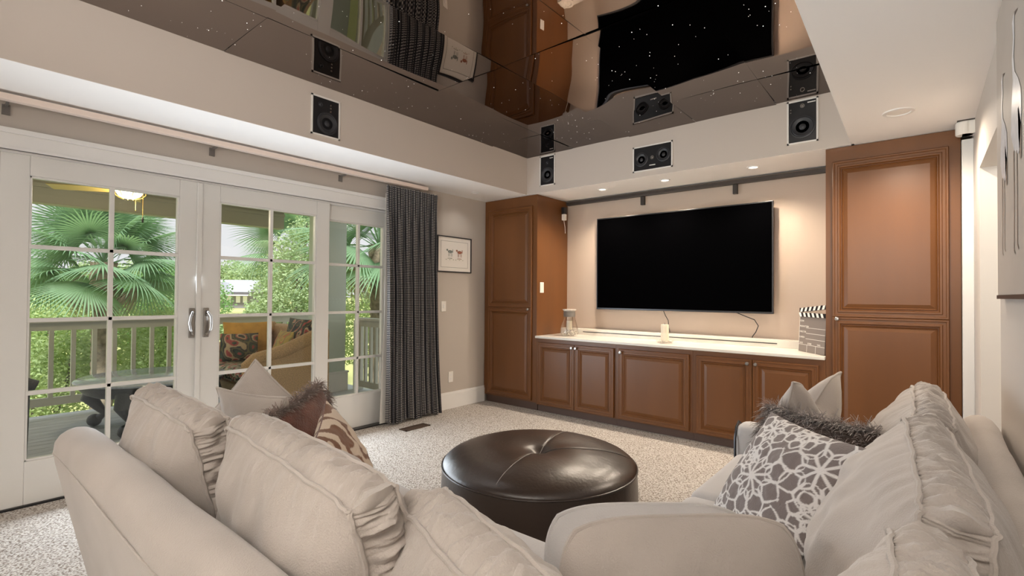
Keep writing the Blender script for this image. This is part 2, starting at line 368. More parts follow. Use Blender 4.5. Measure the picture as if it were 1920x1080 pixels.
# ================================================================== CABINETS
def rings(bm, x0, x1, z0, z1, y, prof):
    prev = None
    for ins, dep in prof:
        cur = [bm.verts.new(p) for p in ((x0+ins, y-dep, z0+ins), (x1-ins, y-dep, z0+ins), (x1-ins, y-dep, z1-ins), (x0+ins, y-dep, z1-ins))]
        if prev:
            for i in range(4): bm.faces.new((prev[i], prev[(i+1) % 4], cur[(i+1) % 4], cur[i]))
        prev = cur
    bm.faces.new(prev)
BASEP = [(0, 0), (0, .018), (.004, .022), (.012, .022), (.016, .018), (.026, .018), (.030, .022), (.044, .022), (.052, .012), (.056, .012), (.062, .017), (.068, .010), (.094, .019), (.098, .019)]
TALLP = [(0, 0), (0, .018), (.004, .024), (.014, .024), (.018, .018), (.034, .018), (.038, .023), (.048, .023), (.056, .010), (.060, .010), (.066, .016), (.072, .009), (.098, .018), (.102, .018)]
def knob(x, z, par, y):
    LA('knob', [(.001, 0), (.006, 0), (.006, .010), (.014, .018), (.016, .024), (.012, .030), (.001, .031)], (x, y, z), M_chrome, par, axis='-Y', n=20)
def pdoor(par, x0, x1, cells, y, prof, kx, kz):
    bm = bmesh.new()
    for z0, z1 in cells: rings(bm, x0, x1, z0, z1, y, prof)
    d = obj('door', bm, M_wood, par)
    knob(kx, kz, d, y-.021); return d
FRONT = D
t = thing('tall_cabinet', 'tall dark wooden cabinet left of the television niche, beside the grey wall', 'cabinet', (.4, 4.78, 0))
B('body', [(.006, .806, FRONT, BY-.004, .09, ZS-.004)], M_wood, t)
B('toe_kick', [(.02, .80, FRONT+.03, BY-.01, 0, .09)], M_kick, t)
pdoor(t, .075, .745, [(.11, 1.155), (1.155, 2.32)], FRONT, TALLP, .705, 1.14)
t = thing('tall_cabinet', 'tall orange-brown wooden cabinet right of the television, next to the doorway', 'cabinet', (4.0, 4.78, 0))
B('body', [(3.586, 4.36, FRONT, BY-.004, .09, ZS-.004)], M_wood, t)
B('toe_kick', [(3.60, 4.35, FRONT+.03, BY-.01, 0, .09)], M_kick, t)
pdoor(t, 3.63, 4.30, [(.11, 1.155), (1.155, 2.335)], FRONT, TALLP, 3.662, 1.14)
# base cabinets: three units
CT = .82
def base_unit(x0, x1, doors, label):
    t = thing('base_cabinet', label, 'cabinet', ((x0+x1)/2, 4.78, 0), group='base cabinets under the counter')
    B('body', [(x0+.001, x1-.001, FRONT, BY-.004, .075, CT-.002)], M_wood, t)
    B('toe_kick', [(x0+.001, x1-.001, FRONT+.035, BY-.02, 0, .075)], M_kick, t)
    for a, b, kx in doors: pdoor(t, a, b, [(.085, .775)], FRONT, BASEP, kx, .742)
base_unit(.807, 1.80, [(.835, 1.318, 1.295), (1.322, 1.782, 1.345)], 'low wooden cabinet with two doors at the left end of the counter')
base_unit(1.80, 2.565, [(1.83, 2.537, 1.865)], 'low wooden cabinet with a single wide door below the television')
base_unit(2.565, 3.585, [(2.60, 3.063, 3.03), (3.067, 3.540, 3.095)], 'low wooden cabinet with two doors at the right end, behind the sofa pillows')
t = thing('countertop', 'cream marble countertop with raised back ledge below the television', 'countertop', (2.2, 4.78, CT))
bm = bmesh.new(); box(bm, .808, 3.584, FRONT-.035, BY-.002, CT, CT+.026); obj('slab', bm, M_marble, t, bevel=.006)
B('back_ledge', [(.808, 3.584, 4.96, BY-.002, CT+.026, .915)], M_marble, t, bevel=.004)
B('cable_slot', [(1.12, 3.15, 4.957, 4.962, .878, .886)], M_black, t)
# television
TY = 5.0
t = thing('television', 'large flat television with a black screen on the niche wall', 'television', (2.2, TY, 1.15))
tx0, tx1, tz0, tz1 = 1.272, 3.11, 1.146, 2.186
B('bezel', [(tx0, tx1, TY, TY+.03, tz0, tz1)], M_bezel, t, bevel=.003)
B('screen', [(tx0+.012, tx1-.012, TY-.002, TY+.006, tz0+.018, tz1-.012)], M_gloss, t)
B('wall_mount', [(1.9, 2.5, TY+.03, BY, 1.45, 1.9)], M_black, t)
T2 = T('power_cord', [(2.05, 5.04, 1.16), (2.075, 5.04, 1.10), (2.11, 5.03, 1.05), (2.12, 5.03, .97), (2.12, 5.05, .925)], .004, M_black); tag(T2, 'short dark cord hanging from the television behind the candle', 'cord', group='cords under the television')
T3 = T('power_cord', [(2.78, 5.04, 1.15), (2.85, 5.05, 1.12), (2.94, 5.05, 1.085), (2.975, 5.04, 1.03), (2.955, 5.03, .97), (2.925, 5.04, .93), (2.92, 5.05, .918)], .0042, M_black); tag(T3, 'curved dark cord dropping from the right half of the television', 'cord', group='cords under the television')
# screen rail above the TV
t = thing('screen_rail', 'dark metal rail along the top of the niche wall above the television', 'rail', (2.2, 5.05, 2.38))
B('rail', [(.83, 3.58, 5.03, 5.09, 2.392, 2.43)], M_darkmetal, t, bevel=.004)
for x in (1.80, 2.76): B('bracket', [(x-.02, x+.02, 5.06, 5.10, 2.30, 2.392)], M_darkmetal, t)
# small white sensor on a cable by the left tall cabinet
t = thing('wall_sensor', 'small white sensor hanging by the top left corner of the niche', 'sensor', (.85, 4.95, 2.2))
B('housing', [(.83, .875, 4.93, 4.975, 2.20, 2.275)], M_plate, t, bevel=.008)
B('mount', [(.82, .86, 4.94, 5.0, 2.275, 2.36)], M_black, t, bevel=.004)
T('cable', [(.85, 4.95, 2.2), (.86, 4.96, 2.12), (.845, 4.99, 2.05)], .003, M_plate, t)
# switch plate on cabinet side
t = thing('switch_plate', 'white blank plate on the orange cabinet side left of the television', 'switch plate', (.81, 4.57, 1.33))
B('plate', [(.806, .812, 4.535, 4.605, 1.33, 1.45)], M_plate, t, bevel=.002)
for z in (1.345, 1.435): LA('screw', [(.001, 0), (.003, 0), (.003, .001), (.001, .0015)], (.812, 4.57, z), M_chrome, t, axis='X', n=8)

# can lights
def can(x, y, z, r, label, lit, group=None, power=0, col=WARM, spot=120, aim=(0, 0, -1)):
    t = thing('recessed_light', label, 'ceiling light', (x, y, z), group=group)
    LA('trim_ring', [(r*.72, -.002), (r*.76, -.008), (r*.97, -.006), (r, 0.0), (r, .004), (r*.7, .004)], (x, y, z), M_trim, t, n=32)
    LA('lens', [(.001, -.004), (r*.6, -.0035), (r*.72, -.002), (r*.72, .002), (.001, .002)], (x, y, z), M_can if lit else M_plate, t, n=24)
    if power:
        l = light('recessed_light_lamp', 'SPOT', (x, y, z-.02), power, col, aim, spot_size=math.radians(spot), spot_blend=.7, shadow_soft_size=.05)
    return t
for x, n_ in ((1.514, 'leftmost of the three small lights over the television'), (2.208, 'middle of the three small lights over the television'), (3.013, 'rightmost of the three small lights over the television')):
    can(x, 4.70, ZS, .05, n_, True, 'small round lights in the niche soffit', 35, WARM, 155, (0, -.2, -1))
can(4.05, 3.85, ZS, .082, 'round recessed light in the low white ceiling near the right tall cabinet', False, None, 34, WARM, 155)
can(.30, 3.985, ZS, .045, 'small recessed light in the left soffit above the framed print', False, None, 2, SOFT, 140)
light('rear_fill_uplight', 'SPOT', (3.7, -1.3, 1.75), 112, SOFT, (0, .5, .9), spot_size=math.radians(150), spot_blend=.4, shadow_soft_size=.15)  # uplight added behind the camera to lift ceiling and fascias
light('hall_fill', 'POINT', (5.3, 3.2, 2.2), 13, SOFT, shadow_soft_size=.15)  # unseen lamp added to brighten the doorway reveal
light('room_fill_a', 'SPOT', (4.08, -.9, ZS-.03), 8.5, WARM, (-.35, .6, -.7), spot_size=math.radians(150), spot_blend=.8, shadow_soft_size=.25)  # fill spot added behind the camera, out of view
light('room_fill_b', 'SPOT', (2.6, -1.2, ZS-.03), 6, WARM, (-.1, .5, -.7), spot_size=math.radians(150), spot_blend=.8, shadow_soft_size=.25)  # second added fill spot, with no fitting of its own

# speakers
def speaker_v(M, w_, h_, label, logo=False):
    """in-wall speaker: local x width, y into wall, z up; frame sits on the wall face y=0"""
    t = thing('in_wall_speaker', label, 'speaker', M=M, group='in-wall speakers in the fascia')
    kw = dict(local=True)
    bm = bmesh.new(); f = .012
    for b in ((-w_/2, -w_/2+f, -.008, .004, 0, h_), (w_/2-f, w_/2, -.008, .004, 0, h_), (-w_/2, w_/2, -.008, .004, 0, f), (-w_/2, w_/2, -.008, .004, h_-f, h_)): box(bm, *b)
    obj('frame', bm, M_plate, t, **kw)
    B('baffle', [(-w_/2+f, w_/2-f, -.003, .004, f, h_-f)], M_black, t, **kw)
    return t, kw
def cone(t, x, z, r, kw):
    bm = bmesh.new(); lathe(bm, [(r*1.08, .003), (r*1.08, .009), (r*.98, .011), (r*.93, .006), (r*.86, .009), (r*.80, .006), (r*.32, -.0), (r*.28, .004), (r*.12, .009), (.001, .010)], (x, 0, z), '-Y', 36)
    obj('woofer', bm, M_cone, t, smooth=True, **kw)
def tweeter(t, x, z, kw, r=.02):
    bm = bmesh.new(); lathe(bm, [(r, .003), (r, .008), (r*.75, .008), (r*.6, .005), (r*.45, .009), (.001, .014)], (x, 0, z), '-Y', 20)
    obj('tweeter', bm, M_chrome if r < .02 else M_cone, t, smooth=True, **kw)
def wallM(x, y, z, face):
    if face == 'left': return Matrix.Translation((x, y, z)) @ Matrix.Rotation(PI/2, 4, 'Z')   # faces +X
    return Matrix.Translation((x, y, z))
t, kw = speaker_v(wallM(SX+.005, 1.965, 2.487, 'left'), .235, .30, 'tall black in-wall speaker on the left fascia above the glass doors')
cone(t, .012, .105, .078, kw); tweeter(t, -.045, .235, kw)
for k in range(3): B('toggle', [(.03+.0*k, .04, -.012, -.002, .195+k*.024, .207+k*.024)], M_chrome, t, **kw)
t, kw = speaker_v(wallM(.968, FY-.005, 2.515, 'b'), .205, .335, 'narrow black in-wall speaker beside the fascia corner, leftmost above the television')
cone(t, 0, .12, .078, kw); tweeter(t, .0, .25, kw)
B('logo', [(.03, .075, -.005, -.002, .295, .303)], M_plate, t, **kw)
t, kw = speaker_v(wallM(2.19, FY-.005, 2.497, 'b'), .395, .245, 'wide black in-wall centre speaker with two cones above the television')
cone(t, -.11, .115, .062, kw); cone(t, .11, .13, .062, kw); tweeter(t, 0, .12, kw, .018)
B('logo', [(-.03, .03, -.005, -.002, .045, .053)], M_plate, t, **kw)
t, kw = speaker_v(wallM(3.435, FY-.005, 2.515, 'b'), .215, .345, 'black in-wall speaker above the right tall cabinet, rightmost on the fascia')
cone(t, 0, .13, .084, kw); tweeter(t, .0, .295, kw, .016)
B('logo', [(.035, .09, -.005, -.002, .31, .318)], M_plate, t, **kw)
for k in (0, 1): B('toggle', [(-.085, -.077, -.008, -.002, .25+k*.022, .258+k*.022)], M_chrome, t, **kw)

# left wall: curtain rod, curtain, print, plates
t = thing('curtain_rod', 'long white curtain rod with painted-in peach bounce light along the left wall above the glass doors', 'curtain rod', (.1, 1.8, 2.39))
B('track', [(.095, .15, .02, 3.44, 2.395, 2.432)], M_rodpaint, t, bevel=.006)
for y in (.32, 1.42, 2.50, 3.36):
    B('bracket', [(0, .10, y-.006, y+.006, 2.385, 2.40), (0, .012, y-.018, y+.018, 2.34, 2.40)], M_silver, t)
def curtain():
    n = 420; rows = 60; vs = []; fs = []; us = []; rnd = random.Random(3)
    y0, y1 = 2.93, 3.60; ph = [rnd.uniform(-.5, .5) for _ in range(40)]
    for r in range(rows+1):
        f = r/rows; z = 2.372 - f*(2.372-.03)
        L = 0; pp = None
        for i in range(n+1):
            s = i/n
            pleat = 14; a = 2*PI*pleat*s + .7*math.sin(5*s+ph[0]) + .22*math.sin(1.3*f*PI+s*9)*min(1, f*2)
            am = .014 + .022*min(1, f*2.5)*(.8+.3*math.sin(7*s+1))
            g = f*f
            y = y0 + (y1-y0)*s + .05*g*(s) + .012*math.sin(a*2)*min(1, f*3) + .03*math.sin(PI*f)*(0.5-s)*.9 + .045*g*.6
            x = .122 + am*math.sin(a) + .008*noise.noise(Vector((s*6, f*3, 1)))
            zz = z + (.014*math.sin(17*s+2) if r == rows else 0)
            p = Vector((x, y, zz))
            if pp is not None: L += (p-pp).length
            pp = p; vs.append(p); us.append((s*1.75, z))
    for r in range(rows):
        for i in range(n):
            q = r*(n+1)+i; fs.append((q, q+1, q+n+2, q+n+1))
    o = raw('curtain', vs, fs, M_curt, smooth='full'); me = o.data
    uvl = me.uv_layers.new(name='UVMap')
    for lp in me.loops: uvl.data[lp.index].uv = us[lp.vertex_index]
    return o
tag(curtain(), 'long dark woven curtain with pale dashes hanging beside the glass doors', 'curtain')
bm = bmesh.new(); prism(bm, [(2.915, .03), (3.0, .03), (3.0, 2.3), (2.96, 2.3), (2.955, 1.0)], .068, .072, 'x'); lin = obj('curtain_lining', bm, M_paper); tag(lin, 'thin white lining edge showing left of the dark curtain', 'curtain lining')
# framed print
t = thing('picture_frame', 'small framed drawing of two spotted animals on the grey wall by the curtain', 'picture', (0, 3.96, 1.55))
py0, py1, pz0, pz1 = 3.69, 4.225, 1.555, 1.965
B('frame', [(0.001, .022, py0, py0+.012, pz0, pz1), (.001, .022, py1-.012, py1, pz0, pz1), (.001, .022, py0, py1, pz0, pz0+.012), (.001, .022, py0, py1, pz1-.012, pz1)], M_bezel, t, bevel=.002)
B('mat_board', [(.001, .012, py0+.01, py1-.01, pz0+.01, pz1-.01)], M_paper, t)
B('inner_line', [(.012, .013, py0+.055, py0+.058, pz0+.055, pz1-.055), (.012, .013, py1-.058, py1-.055, pz0+.055, pz1-.055), (.012, .013, py0+.055, py1-.055, pz0+.055, pz0+.058), (.012, .013, py0+.055, py1-.055, pz1-.058, pz1-.055)], M_silver, t)
def blob(bm, cy, cz, ry, rz, x, n=14, seed=0):
    vv = [bm.verts.new((x, cy+ry*(1+.2*noise.noise(Vector((k, seed, 0))))*math.cos(2*PI*k/n), cz+rz*math.sin(2*PI*k/n))) for k in range(n)]; bm.faces.new(vv)
for cy, c_, nm in ((3.885, (.30, .33, .30), 'grey'), (4.035, (.45, .17, .10), 'rust')):
    bm = bmesh.new(); blob(bm, cy, 1.79, .036, .018, .0135); blob(bm, cy-.045, 1.808, .014, .012, .0137); blob(bm, cy+.04, 1.80, .006, .022, .0138)
    for q in (-.025, -.012, .015, .03): blob(bm, cy+q, 1.755, .003, .026, .0139, 6)
    blob(bm, cy, 1.715, .03, .003, .0139)
    obj('drawn_animal', bm, mat('print_ink_'+nm, c_, .8, var=.5, vscale=90), t)
    bm = bmesh.new()
    for q in range(5): blob(bm, cy-.06+q*.028, 1.70+.012*(q % 2), .009, .005, .0136, 7, q)
    obj('drawn_grass', bm, mat('print_wash_'+nm, (.42, .40, .30), .8), t)
def plate(name, y, z, h_, label, kind):
    t = thing(name, label, kind, (0, y, z))
    B('cover', [(.001, .007, y-.036, y+.036, z, z+h_)], M_plate, t, bevel=.002)
    if kind == 'switch': B('rocker', [(.007, .011, y-.012, y+.012, z+h_/2-.022, z+h_/2+.022)], M_trim, t, bevel=.001)
    else:
        for q in (-.02, .02): B('socket', [(.007, .0085, y-.013, y+.013, z+h_/2+q-.012, z+h_/2+q+.012)], M_trim, t)
plate('light_switch', 3.80, 1.11, .115, 'white light switch plate on the grey wall below the framed drawing', 'switch')
plate('wall_outlet', 3.92, .30, .12, 'white wall outlet low on the grey wall right of the curtain', 'outlet')
# floor vent
t = thing('floor_vent', 'brown metal floor vent in the carpet by the curtain', 'vent', (.36, 3.13, 0))
B('frame', [(.29, .40, 2.98, 2.995, 0, .008), (.29, .40, 3.265, 3.28, 0, .008), (.29, .303, 2.98, 3.28, 0, .008), (.387, .40, 2.98, 3.28, 0, .008)], M_vent, t)
B('grille', [(.30, .39, 2.99+.018*k, 3.0+.018*k, 0, .006) for k in range(15)], M_vent, t)

# sensor on the right
t = thing('motion_sensor', 'white box sensor high beside the right tall cabinet under the ceiling', 'sensor', (4.385, 4.3, 2.36))
bm = bmesh.new(); lathe(bm, [(.042, 0), (.045, .006), (.045, .078), (.042, .084)], (4.372, 4.32, 2.357), n=28); box(bm, 4.36, WX, 4.28, 4.36, 2.357, 2.44)
obj('housing', bm, M_plate, t, bevel=0); B('base_ring', [(4.335, WX, 4.27, 4.37, 2.441, 2.446)], M_darkmetal, t)

# bird mural panel on the right wall
t = thing('bird_mural', 'pale painted panel of tall wading birds on the right wall', 'mural', (WX, 2.3, 1.3))
B('panel', [(WX-.02, WX-.001, .9, 2.83, 1.315, 2.44)], mat('taupe_mural_ground', (.50, .455, .41), .5, var=.1, vscale=4), t)
B('edge_strip', [(WX-.024, WX-.001, .9, 2.83, 1.30, 1.315)], M_black, t)
M_bird = mat('silver_white_bird_paint', (.80, .82, .86), .3, var=.2, vscale=20); M_birddark = mat('brown_bird_paint', (.16, .12, .10), .5)
def bird(y, z, s, label_i):
    bm = bmesh.new(); X = WX-.0215
    def strip(pts, ws):
        L, R = [], []
        for i, p in enumerate(pts):
            a = Vector(pts[max(i-1, 0)]); b = Vector(pts[min(i+1, len(pts)-1)]); d = (b-a).normalized(); n_ = Vector((-d.y, d.x))
            L.append(bm.verts.new((X, y+(p[0]+n_.x*ws[i])*s, z+(p[1]+n_.y*ws[i])*s))); R.append(bm.verts.new((X, y+(p[0]-n_.x*ws[i])*s, z+(p[1]-n_.y*ws[i])*s)))
        for i in range(len(pts)-1): bm.faces.new((L[i], L[i+1], R[i+1], R[i]))
    strip([(-.12, -.02), (-.08, .08), (-.02, .18), (.0, .28), (.03, .36)], [.02, .13, .17, .11, .035])
    strip([(.03, .36), (.06, .46), (.02, .54), (.04, .62), (.0, .64)], [.034, .026, .024, .034, .01])
    b_ = obj('bird', bm, M_bird, t)
    for nm, pts, ws in (('wing_plume', [(-.17, -.06), (-.15, .06), (-.10, .18)], [.02, .045, .01]), ('leg', [(-.05, .0), (-.055, -.2), (-.05, -.42), (-.09, -.445)], [.012, .008, .008, .004]),
                        ('leg', [(.05, .02), (.04, -.2), (.055, -.44), (.02, -.46)], [.012, .008, .008, .004]), ('beak', [(.0, .64), (-.10, .62)], [.009, .002])):
        bm = bmesh.new(); strip(pts, ws); obj(nm, bm, M_birddark, b_)
bird(2.62, 1.75, .62, 0); bird(2.30, 1.78, .72, 1); bird(2.02, 1.74, .66, 2)

# counter ornaments
t = thing('glass_lantern', 'clear glass hurricane jar filled with white seashells, left on the marble counter', 'jar', (1.105, 4.72, .846))
jx, jy, jz = 1.10, 4.70, .847
LA('jar_body', [(.085, 0), (.098, .012), (.104, .04), (.094, .10), (.068, .19), (.058, .24), (.062, .262), (.059, .262), (.055, .24), (.065, .19), (.091, .10), (.10, .04), (.092, .016), (.001, .012)], (jx, jy, jz), M_jar, t, n=36)
LA('metal_collar', [(.063, .215), (.066, .222), (.066, .272), (.063, .278), (.060, .278), (.060, .215)], (jx, jy, jz), M_silver, t, n=30)
LA('rim', [(.060, .278), (.076, .292), (.078, .298), (.058, .300), (.05, .292)], (jx, jy, jz), M_shell, t, n=30)
LA('candle_cup', [(.040, .06), (.042, .062), (.042, .26), (.04, .26), (.036, .07), (.001, .065)], (jx, jy, jz), M_jar, t, n=24)
LA('candle', [(.03, .07), (.032, .075), (.032, .17), (.001, .172)], (jx, jy, jz), M_candle, t, n=20)
rnd = random.Random(2)
bm = bmesh.new()
for k in range(60):
    a = rnd.uniform(0, 2*PI); r_ = rnd.uniform(.03, .082); z_ = jz+.018+rnd.uniform(0, .045); c = Vector((jx+r_*math.cos(a), jy+r_*math.sin(a), z_))
    mm = Matrix.Translation(c) @ Matrix.Rotation(rnd.uniform(0, 6), 4, Vector((rnd.random(), rnd.random(), rnd.random()+.1)).normalized()) @ Matrix.Diagonal((1, .6, 1.3, 1))
    bmesh.ops.create_icosphere(bm, subdivisions=1, radius=rnd.uniform(.007, .012), matrix=mm)
tag(obj('seashells', bm, M_shell, t, smooth=True), 'white seashells filling the bottom', kind='stuff')
t = thing('pillar_candle', 'ivory square candle on a glass dish, centre of the marble counter', 'candle', (2.23, 4.62, .846))
LA('glass_dish', [(.06, 0), (.078, .006), (.082, .028), (.078, .028), (.07, .012), (.001, .01)], (2.245, 4.62, .847), M_jar, t, n=28)
bm = bmesh.new(); lathe(bm, [(.001, .012), (.04, .012), (.041, .06), (.038, .1), (.041, .16), (.038, .182), (.02, .178), (.001, .176)], (2.245, 4.62, .847), n=8); obj('candle', bm, M_candle, t, bevel=.004)
T('wick', [(2.245, 4.62, 1.02), (2.246, 4.62, 1.045)], .002, M_black, t, k=5)
bm = bmesh.new()
for k in range(16):
    a = 2*PI*k/16; bmesh.ops.create_icosphere(bm, subdivisions=1, radius=.010, matrix=Matrix.Translation((2.245+.058*math.cos(a), 4.62+.058*math.sin(a), .868)))
tag(obj('seashells', bm, M_shell, t, smooth=True), 'small white shells around the candle foot', kind='stuff')
# clapper board
CM = frame((3.345, 4.80, .848), (3.570, 4.52, .848), (3.352, 4.82, 1.19))
t = thing('clapper_board', 'grey film clapper board with striped sticks, right end of the marble counter', 'clapper board', M=CM)
cw, chh = .36, .29
B('slate', [(-cw/2, cw/2, 0, .012, 0, chh)], M_grey, t, local=True)
B('ruled_lines', [(-cw/2+.10, cw/2, -.0015, 0, z-.0015, z+.0015) for z in (.20, .155, .11)] + [(-cw/2, cw/2, -.0015, 0, .058, .061), (-cw/2+.12, -cw/2+.123, -.0015, 0, 0, .06), (-cw/2+.24, -cw/2+.243, -.0015, 0, 0, .06), (-cw/2, -cw/2+.003, -.0015, 0, 0, chh)], M_plate, t, local=True)
def stick(z0, tilt, name, down):
    bm = bmesh.new(); box(bm, -cw/2, cw/2, -.006, .014, 0, .035); me_m = Matrix.Translation((-cw/2, 0, z0)) @ Matrix.Rotation(-tilt, 4, 'Y') @ Matrix.Translation((cw/2, 0, 0)); bmesh.ops.transform(bm, matrix=me_m, verts=bm.verts)
    s_ = obj(name, bm, M_black, t, local=True)
    bm = bmesh.new()
    for k in range(6):
        x = -cw/2+.01+k*.06; sh = .018 if down else -.018
        v = [bm.verts.new(p) for p in ((x, -.0075, .001), (x+.03, -.0075, .001), (x+.03+sh*-1, -.0075, .034), (x-sh, -.0075, .034))]; bm.faces.new(v)
    bmesh.ops.transform(bm, matrix=me_m, verts=bm.verts)
    obj('stripes', bm, M_plate, s_, local=True)
stick(chh, 0, 'lower_stick', True); stick(chh+.037, .09, 'upper_stick', False)
def text(s, x, z, size, par):
    cu = bpy.data.curves.new('lettering', 'FONT'); cu.body = s; cu.size = size; cu.extrude = .0003
    tmp = bpy.data.objects.new('lettering', cu); C.objects.link(tmp); bpy.context.view_layer.update()
    me = bpy.data.meshes.new_from_object(tmp.evaluated_get(bpy.context.evaluated_depsgraph_get())); bpy.data.objects.remove(tmp)
    me.transform(Matrix.Translation((x, -.002, z)) @ Matrix.Rotation(PI/2, 4, 'X')); me.materials.clear()
    return finish('lettering', me, M_plate, par, local=True)
for s_, x_, z_ in (('SCENE', -.17, .25), ('PRODUCTION', -.17, .205), ('DIRECTOR', -.17, .16), ('CAMERA', -.17, .115), ('DATE', -.165, .066), ('SCENE', -.05, .066), ('TAKE', .08, .066)):
    text(s_, x_, z_, .019, t)

# ================================================================== SEATING
def cushion(par, M, w_, h_, d_=.10, b_=.12, seed=0, mt=None, name='back_cushion', wr=1.9, label=None):
    """box cushion: x width, z height (0..h), y thickness; two bulging faces joined by a gathered boxing band"""
    mt = mt or M_sofa; bm = bmesh.new(); n = 84
    def outline(u, v):    # u,v in [-1,1] on square -> rounded outline
        ru = u*(1-.045*abs(v)**6); rv = v*(1-.05*abs(u)**6)
        return w_/2*ru, h_/2*rv + h_/2
    def face(sgn):
        g = []
        for i in range(n+1):
            row = []
            for j in range(n+1):
                u = math.sin(PI/2*(2*i/n-1)); v = math.sin(PI/2*(2*j/n-1)); x, z = outline(u, v)
                prof = ((1-abs(u)**3.2)**.66)*((1-abs(v)**2.5)**.80); lowb = 1.06+.42*(-v)
                y = d_/2 + b_*prof*lowb
                e = math.exp(-(1-abs(v))*5)
                y += wr*(.010*noise.noise(Vector((u*w_*17+seed, v*1.6, seed+sgn*3))) + .007*noise.noise(Vector((u*w_*62+seed, v*2.6, seed+sgn*3))))*e*(1-v**16)*(1-u**16)
                y += wr*.016*noise.noise(Vector((u*3+seed*2, v*2.5, sgn*5+seed)))*prof
                y += wr*.010*noise.ridged_multi_fractal(Vector((u*2.2+seed, v*1.7+seed, sgn)), .9, 2.1, 3, 1, 2)*prof*.4
                row.append(bm.verts.new((x, sgn*y, z)))
            g.append(row)
        for i in range(n):
            for j in range(n):
                q = (g[i][j], g[i+1][j], g[i+1][j+1], g[i][j+1]); bm.faces.new(q if sgn < 0 else q[::-1])
    face(1); face(-1)
    # boxing band
    m_ = 44; per = []
    def sq(k): return math.sin(PI/2*(2*k/n-1))
    for i in range(n): per.append((sq(i), -1))
    for j in range(n): per.append((1, sq(j)))
    for i in range(n): per.append((sq(n-i), 1))
    for j in range(n): per.append((-1, sq(n-j)))
    N_ = len(per); band = []; K = 8
    sub = []
    for q in range(N_):
        a = per[q]; b = per[(q+1) % N_]; sub.append(a); sub.append(((a[0]+b[0])/2, (a[1]+b[1])/2))
    for (u, v) in sub:
        x, z = outline(u, v); row = []
        ox = u if abs(u) >= .999 else 0; oz = v if abs(v) >= .999 else 0
        s_along = (u*w_ if abs(v) >= .999 else v*h_)
        for k in range(K+1):
            s = 2*k/K-1; o = .022*(1-s*s) + wr*(.011*noise.noise(Vector((s_along*24+seed, s*.9, seed)))+.006*noise.noise(Vector((s_along*75, s*1.5, seed))))*(1-s**6) + wr*.006*noise.noise(Vector((s_along*12, s*2, seed+9)))*(1-s*s)
            if v < -.99: o *= .3
            row.append(bm.verts.new((x+ox*o, s*d_/2, z+oz*o)))
        band.append(row)
    for q in range(len(sub)):
        a, b = band[q], band[(q+1) % len(sub)]
        for k in range(K): bm.faces.new((a[k], a[k+1], b[k+1], b[k]))
    bmesh.ops.remove_doubles(bm, verts=bm.verts, dist=1e-5); bmesh.ops.recalc_face_normals(bm, faces=bm.faces)
    bmesh.ops.transform(bm, matrix=M, verts=bm.verts)
    c = obj(name, bm, mt, par, smooth='full')
    if label: c['label'] = label
    for sgn in (-1, 1):
        pts = []
        for q, (u, v) in enumerate(per):
            x, z = outline(u, v); wv = .0022*math.sin(q*.31+seed)+.0012*math.sin(q*.77)
            pts.append(M @ Vector((x*(1+.006), sgn*(d_/2+.001)+wv, (z-h_/2)*1.006+h_/2+.001)))
        T('piping', pts, .0055, mt, c, k=6, closed=True)
    return c
def soft_box(name, x0, x1, y0, y1, z0, z1, r, mt, par, amp=.006, seed=0, seg=5, crown=0):
    bm = bmesh.new(); box(bm, x0, x1, y0, y1, z0, z1)
    bmesh.ops.bevel(bm, geom=bm.edges[:], offset=r, segments=seg, affect='EDGES', profile=.5)
    bmesh.ops.subdivide_edges(bm, edges=[e for e in bm.edges if e.calc_length() > .12], cuts=10, use_grid_fill=True)
    cx, cy = (x0+x1)/2, (y0+y1)/2
    for v in bm.verts:
        q = noise.noise_vector(v.co*3+Vector((seed, 0, 0)))*amp; v.co += q
        if crown and v.co.z > (z0+z1)/2:
            v.co.z += crown*(1-((v.co.x-cx)/((x1-x0)/2))**2)*(1-((v.co.y-cy)/((y1-y0)/2))**2)
    return obj(name, bm, mt, par, smooth='full')
sofa = thing('sectional_sofa', 'large beige suede corner sofa with loose back cushions, facing the television', 'sofa', (3.6, 1.1, 0))
# back frames: leaning rounded slabs swept along the wall side
def back_frame(prof, a0, a1, axis, seed, cut=150):
    P_ = [Vector(p) for p in prof]; loop = []
    for i, p in enumerate(P_):
        q = P_[(i+1) % len(P_)]; k = max(1, int((q-p).length/.05))
        loop += [p.lerp(q, j/k) for j in range(k)]
    for _ in range(2): loop = [(loop[i-1]+loop[i]*2+loop[(i+1) % len(loop)])/4 for i in range(len(loop))]
    cen = sum(loop, Vector((0, 0)))/len(loop); vs = []; fs = []; n = len(loop)
    st = [(a0, .80), (a0+.008, .90), (a0+.022, .97), (a0+.045, 1)] + [(a0+.045+(a1-a0-.09)*k/cut, 1) for k in range(1, cut)] + [(a1-.045, 1), (a1-.022, .97), (a1-.008, .90), (a1, .80)]
    for a_, sc_ in st:
        for p in loop:
            q = cen+(p-cen)*(1-(1-sc_)*.35) if True else p
            w_ = Vector((a_, q.x, q.y)) if axis == 'x' else Vector((q.x, a_, q.y))
            w_ += noise.noise_vector(w_*2.3+Vector((seed, 0, 0)))*.008 + noise.noise_vector(w_*9+Vector((seed, 0, 0)))*.0018
            vs.append(w_)
    for k in range(len(st)-1):
        for i in range(n): fs.append((k*n+i, k*n+(i+1) % n, (k+1)*n+(i+1) % n, (k+1)*n+i))
    fs.append(tuple(range(n))[::-1]); fs.append(tuple((len(st)-1)*n+i for i in range(n)))
    return raw('back_frame', vs, fs, M_sofa, sofa, smooth='full')
rp = []
for k in range(9):
    a = PI - PI*k/8; rp.append((.405+.075*math.cos(a), .72+.078*math.sin(a)))
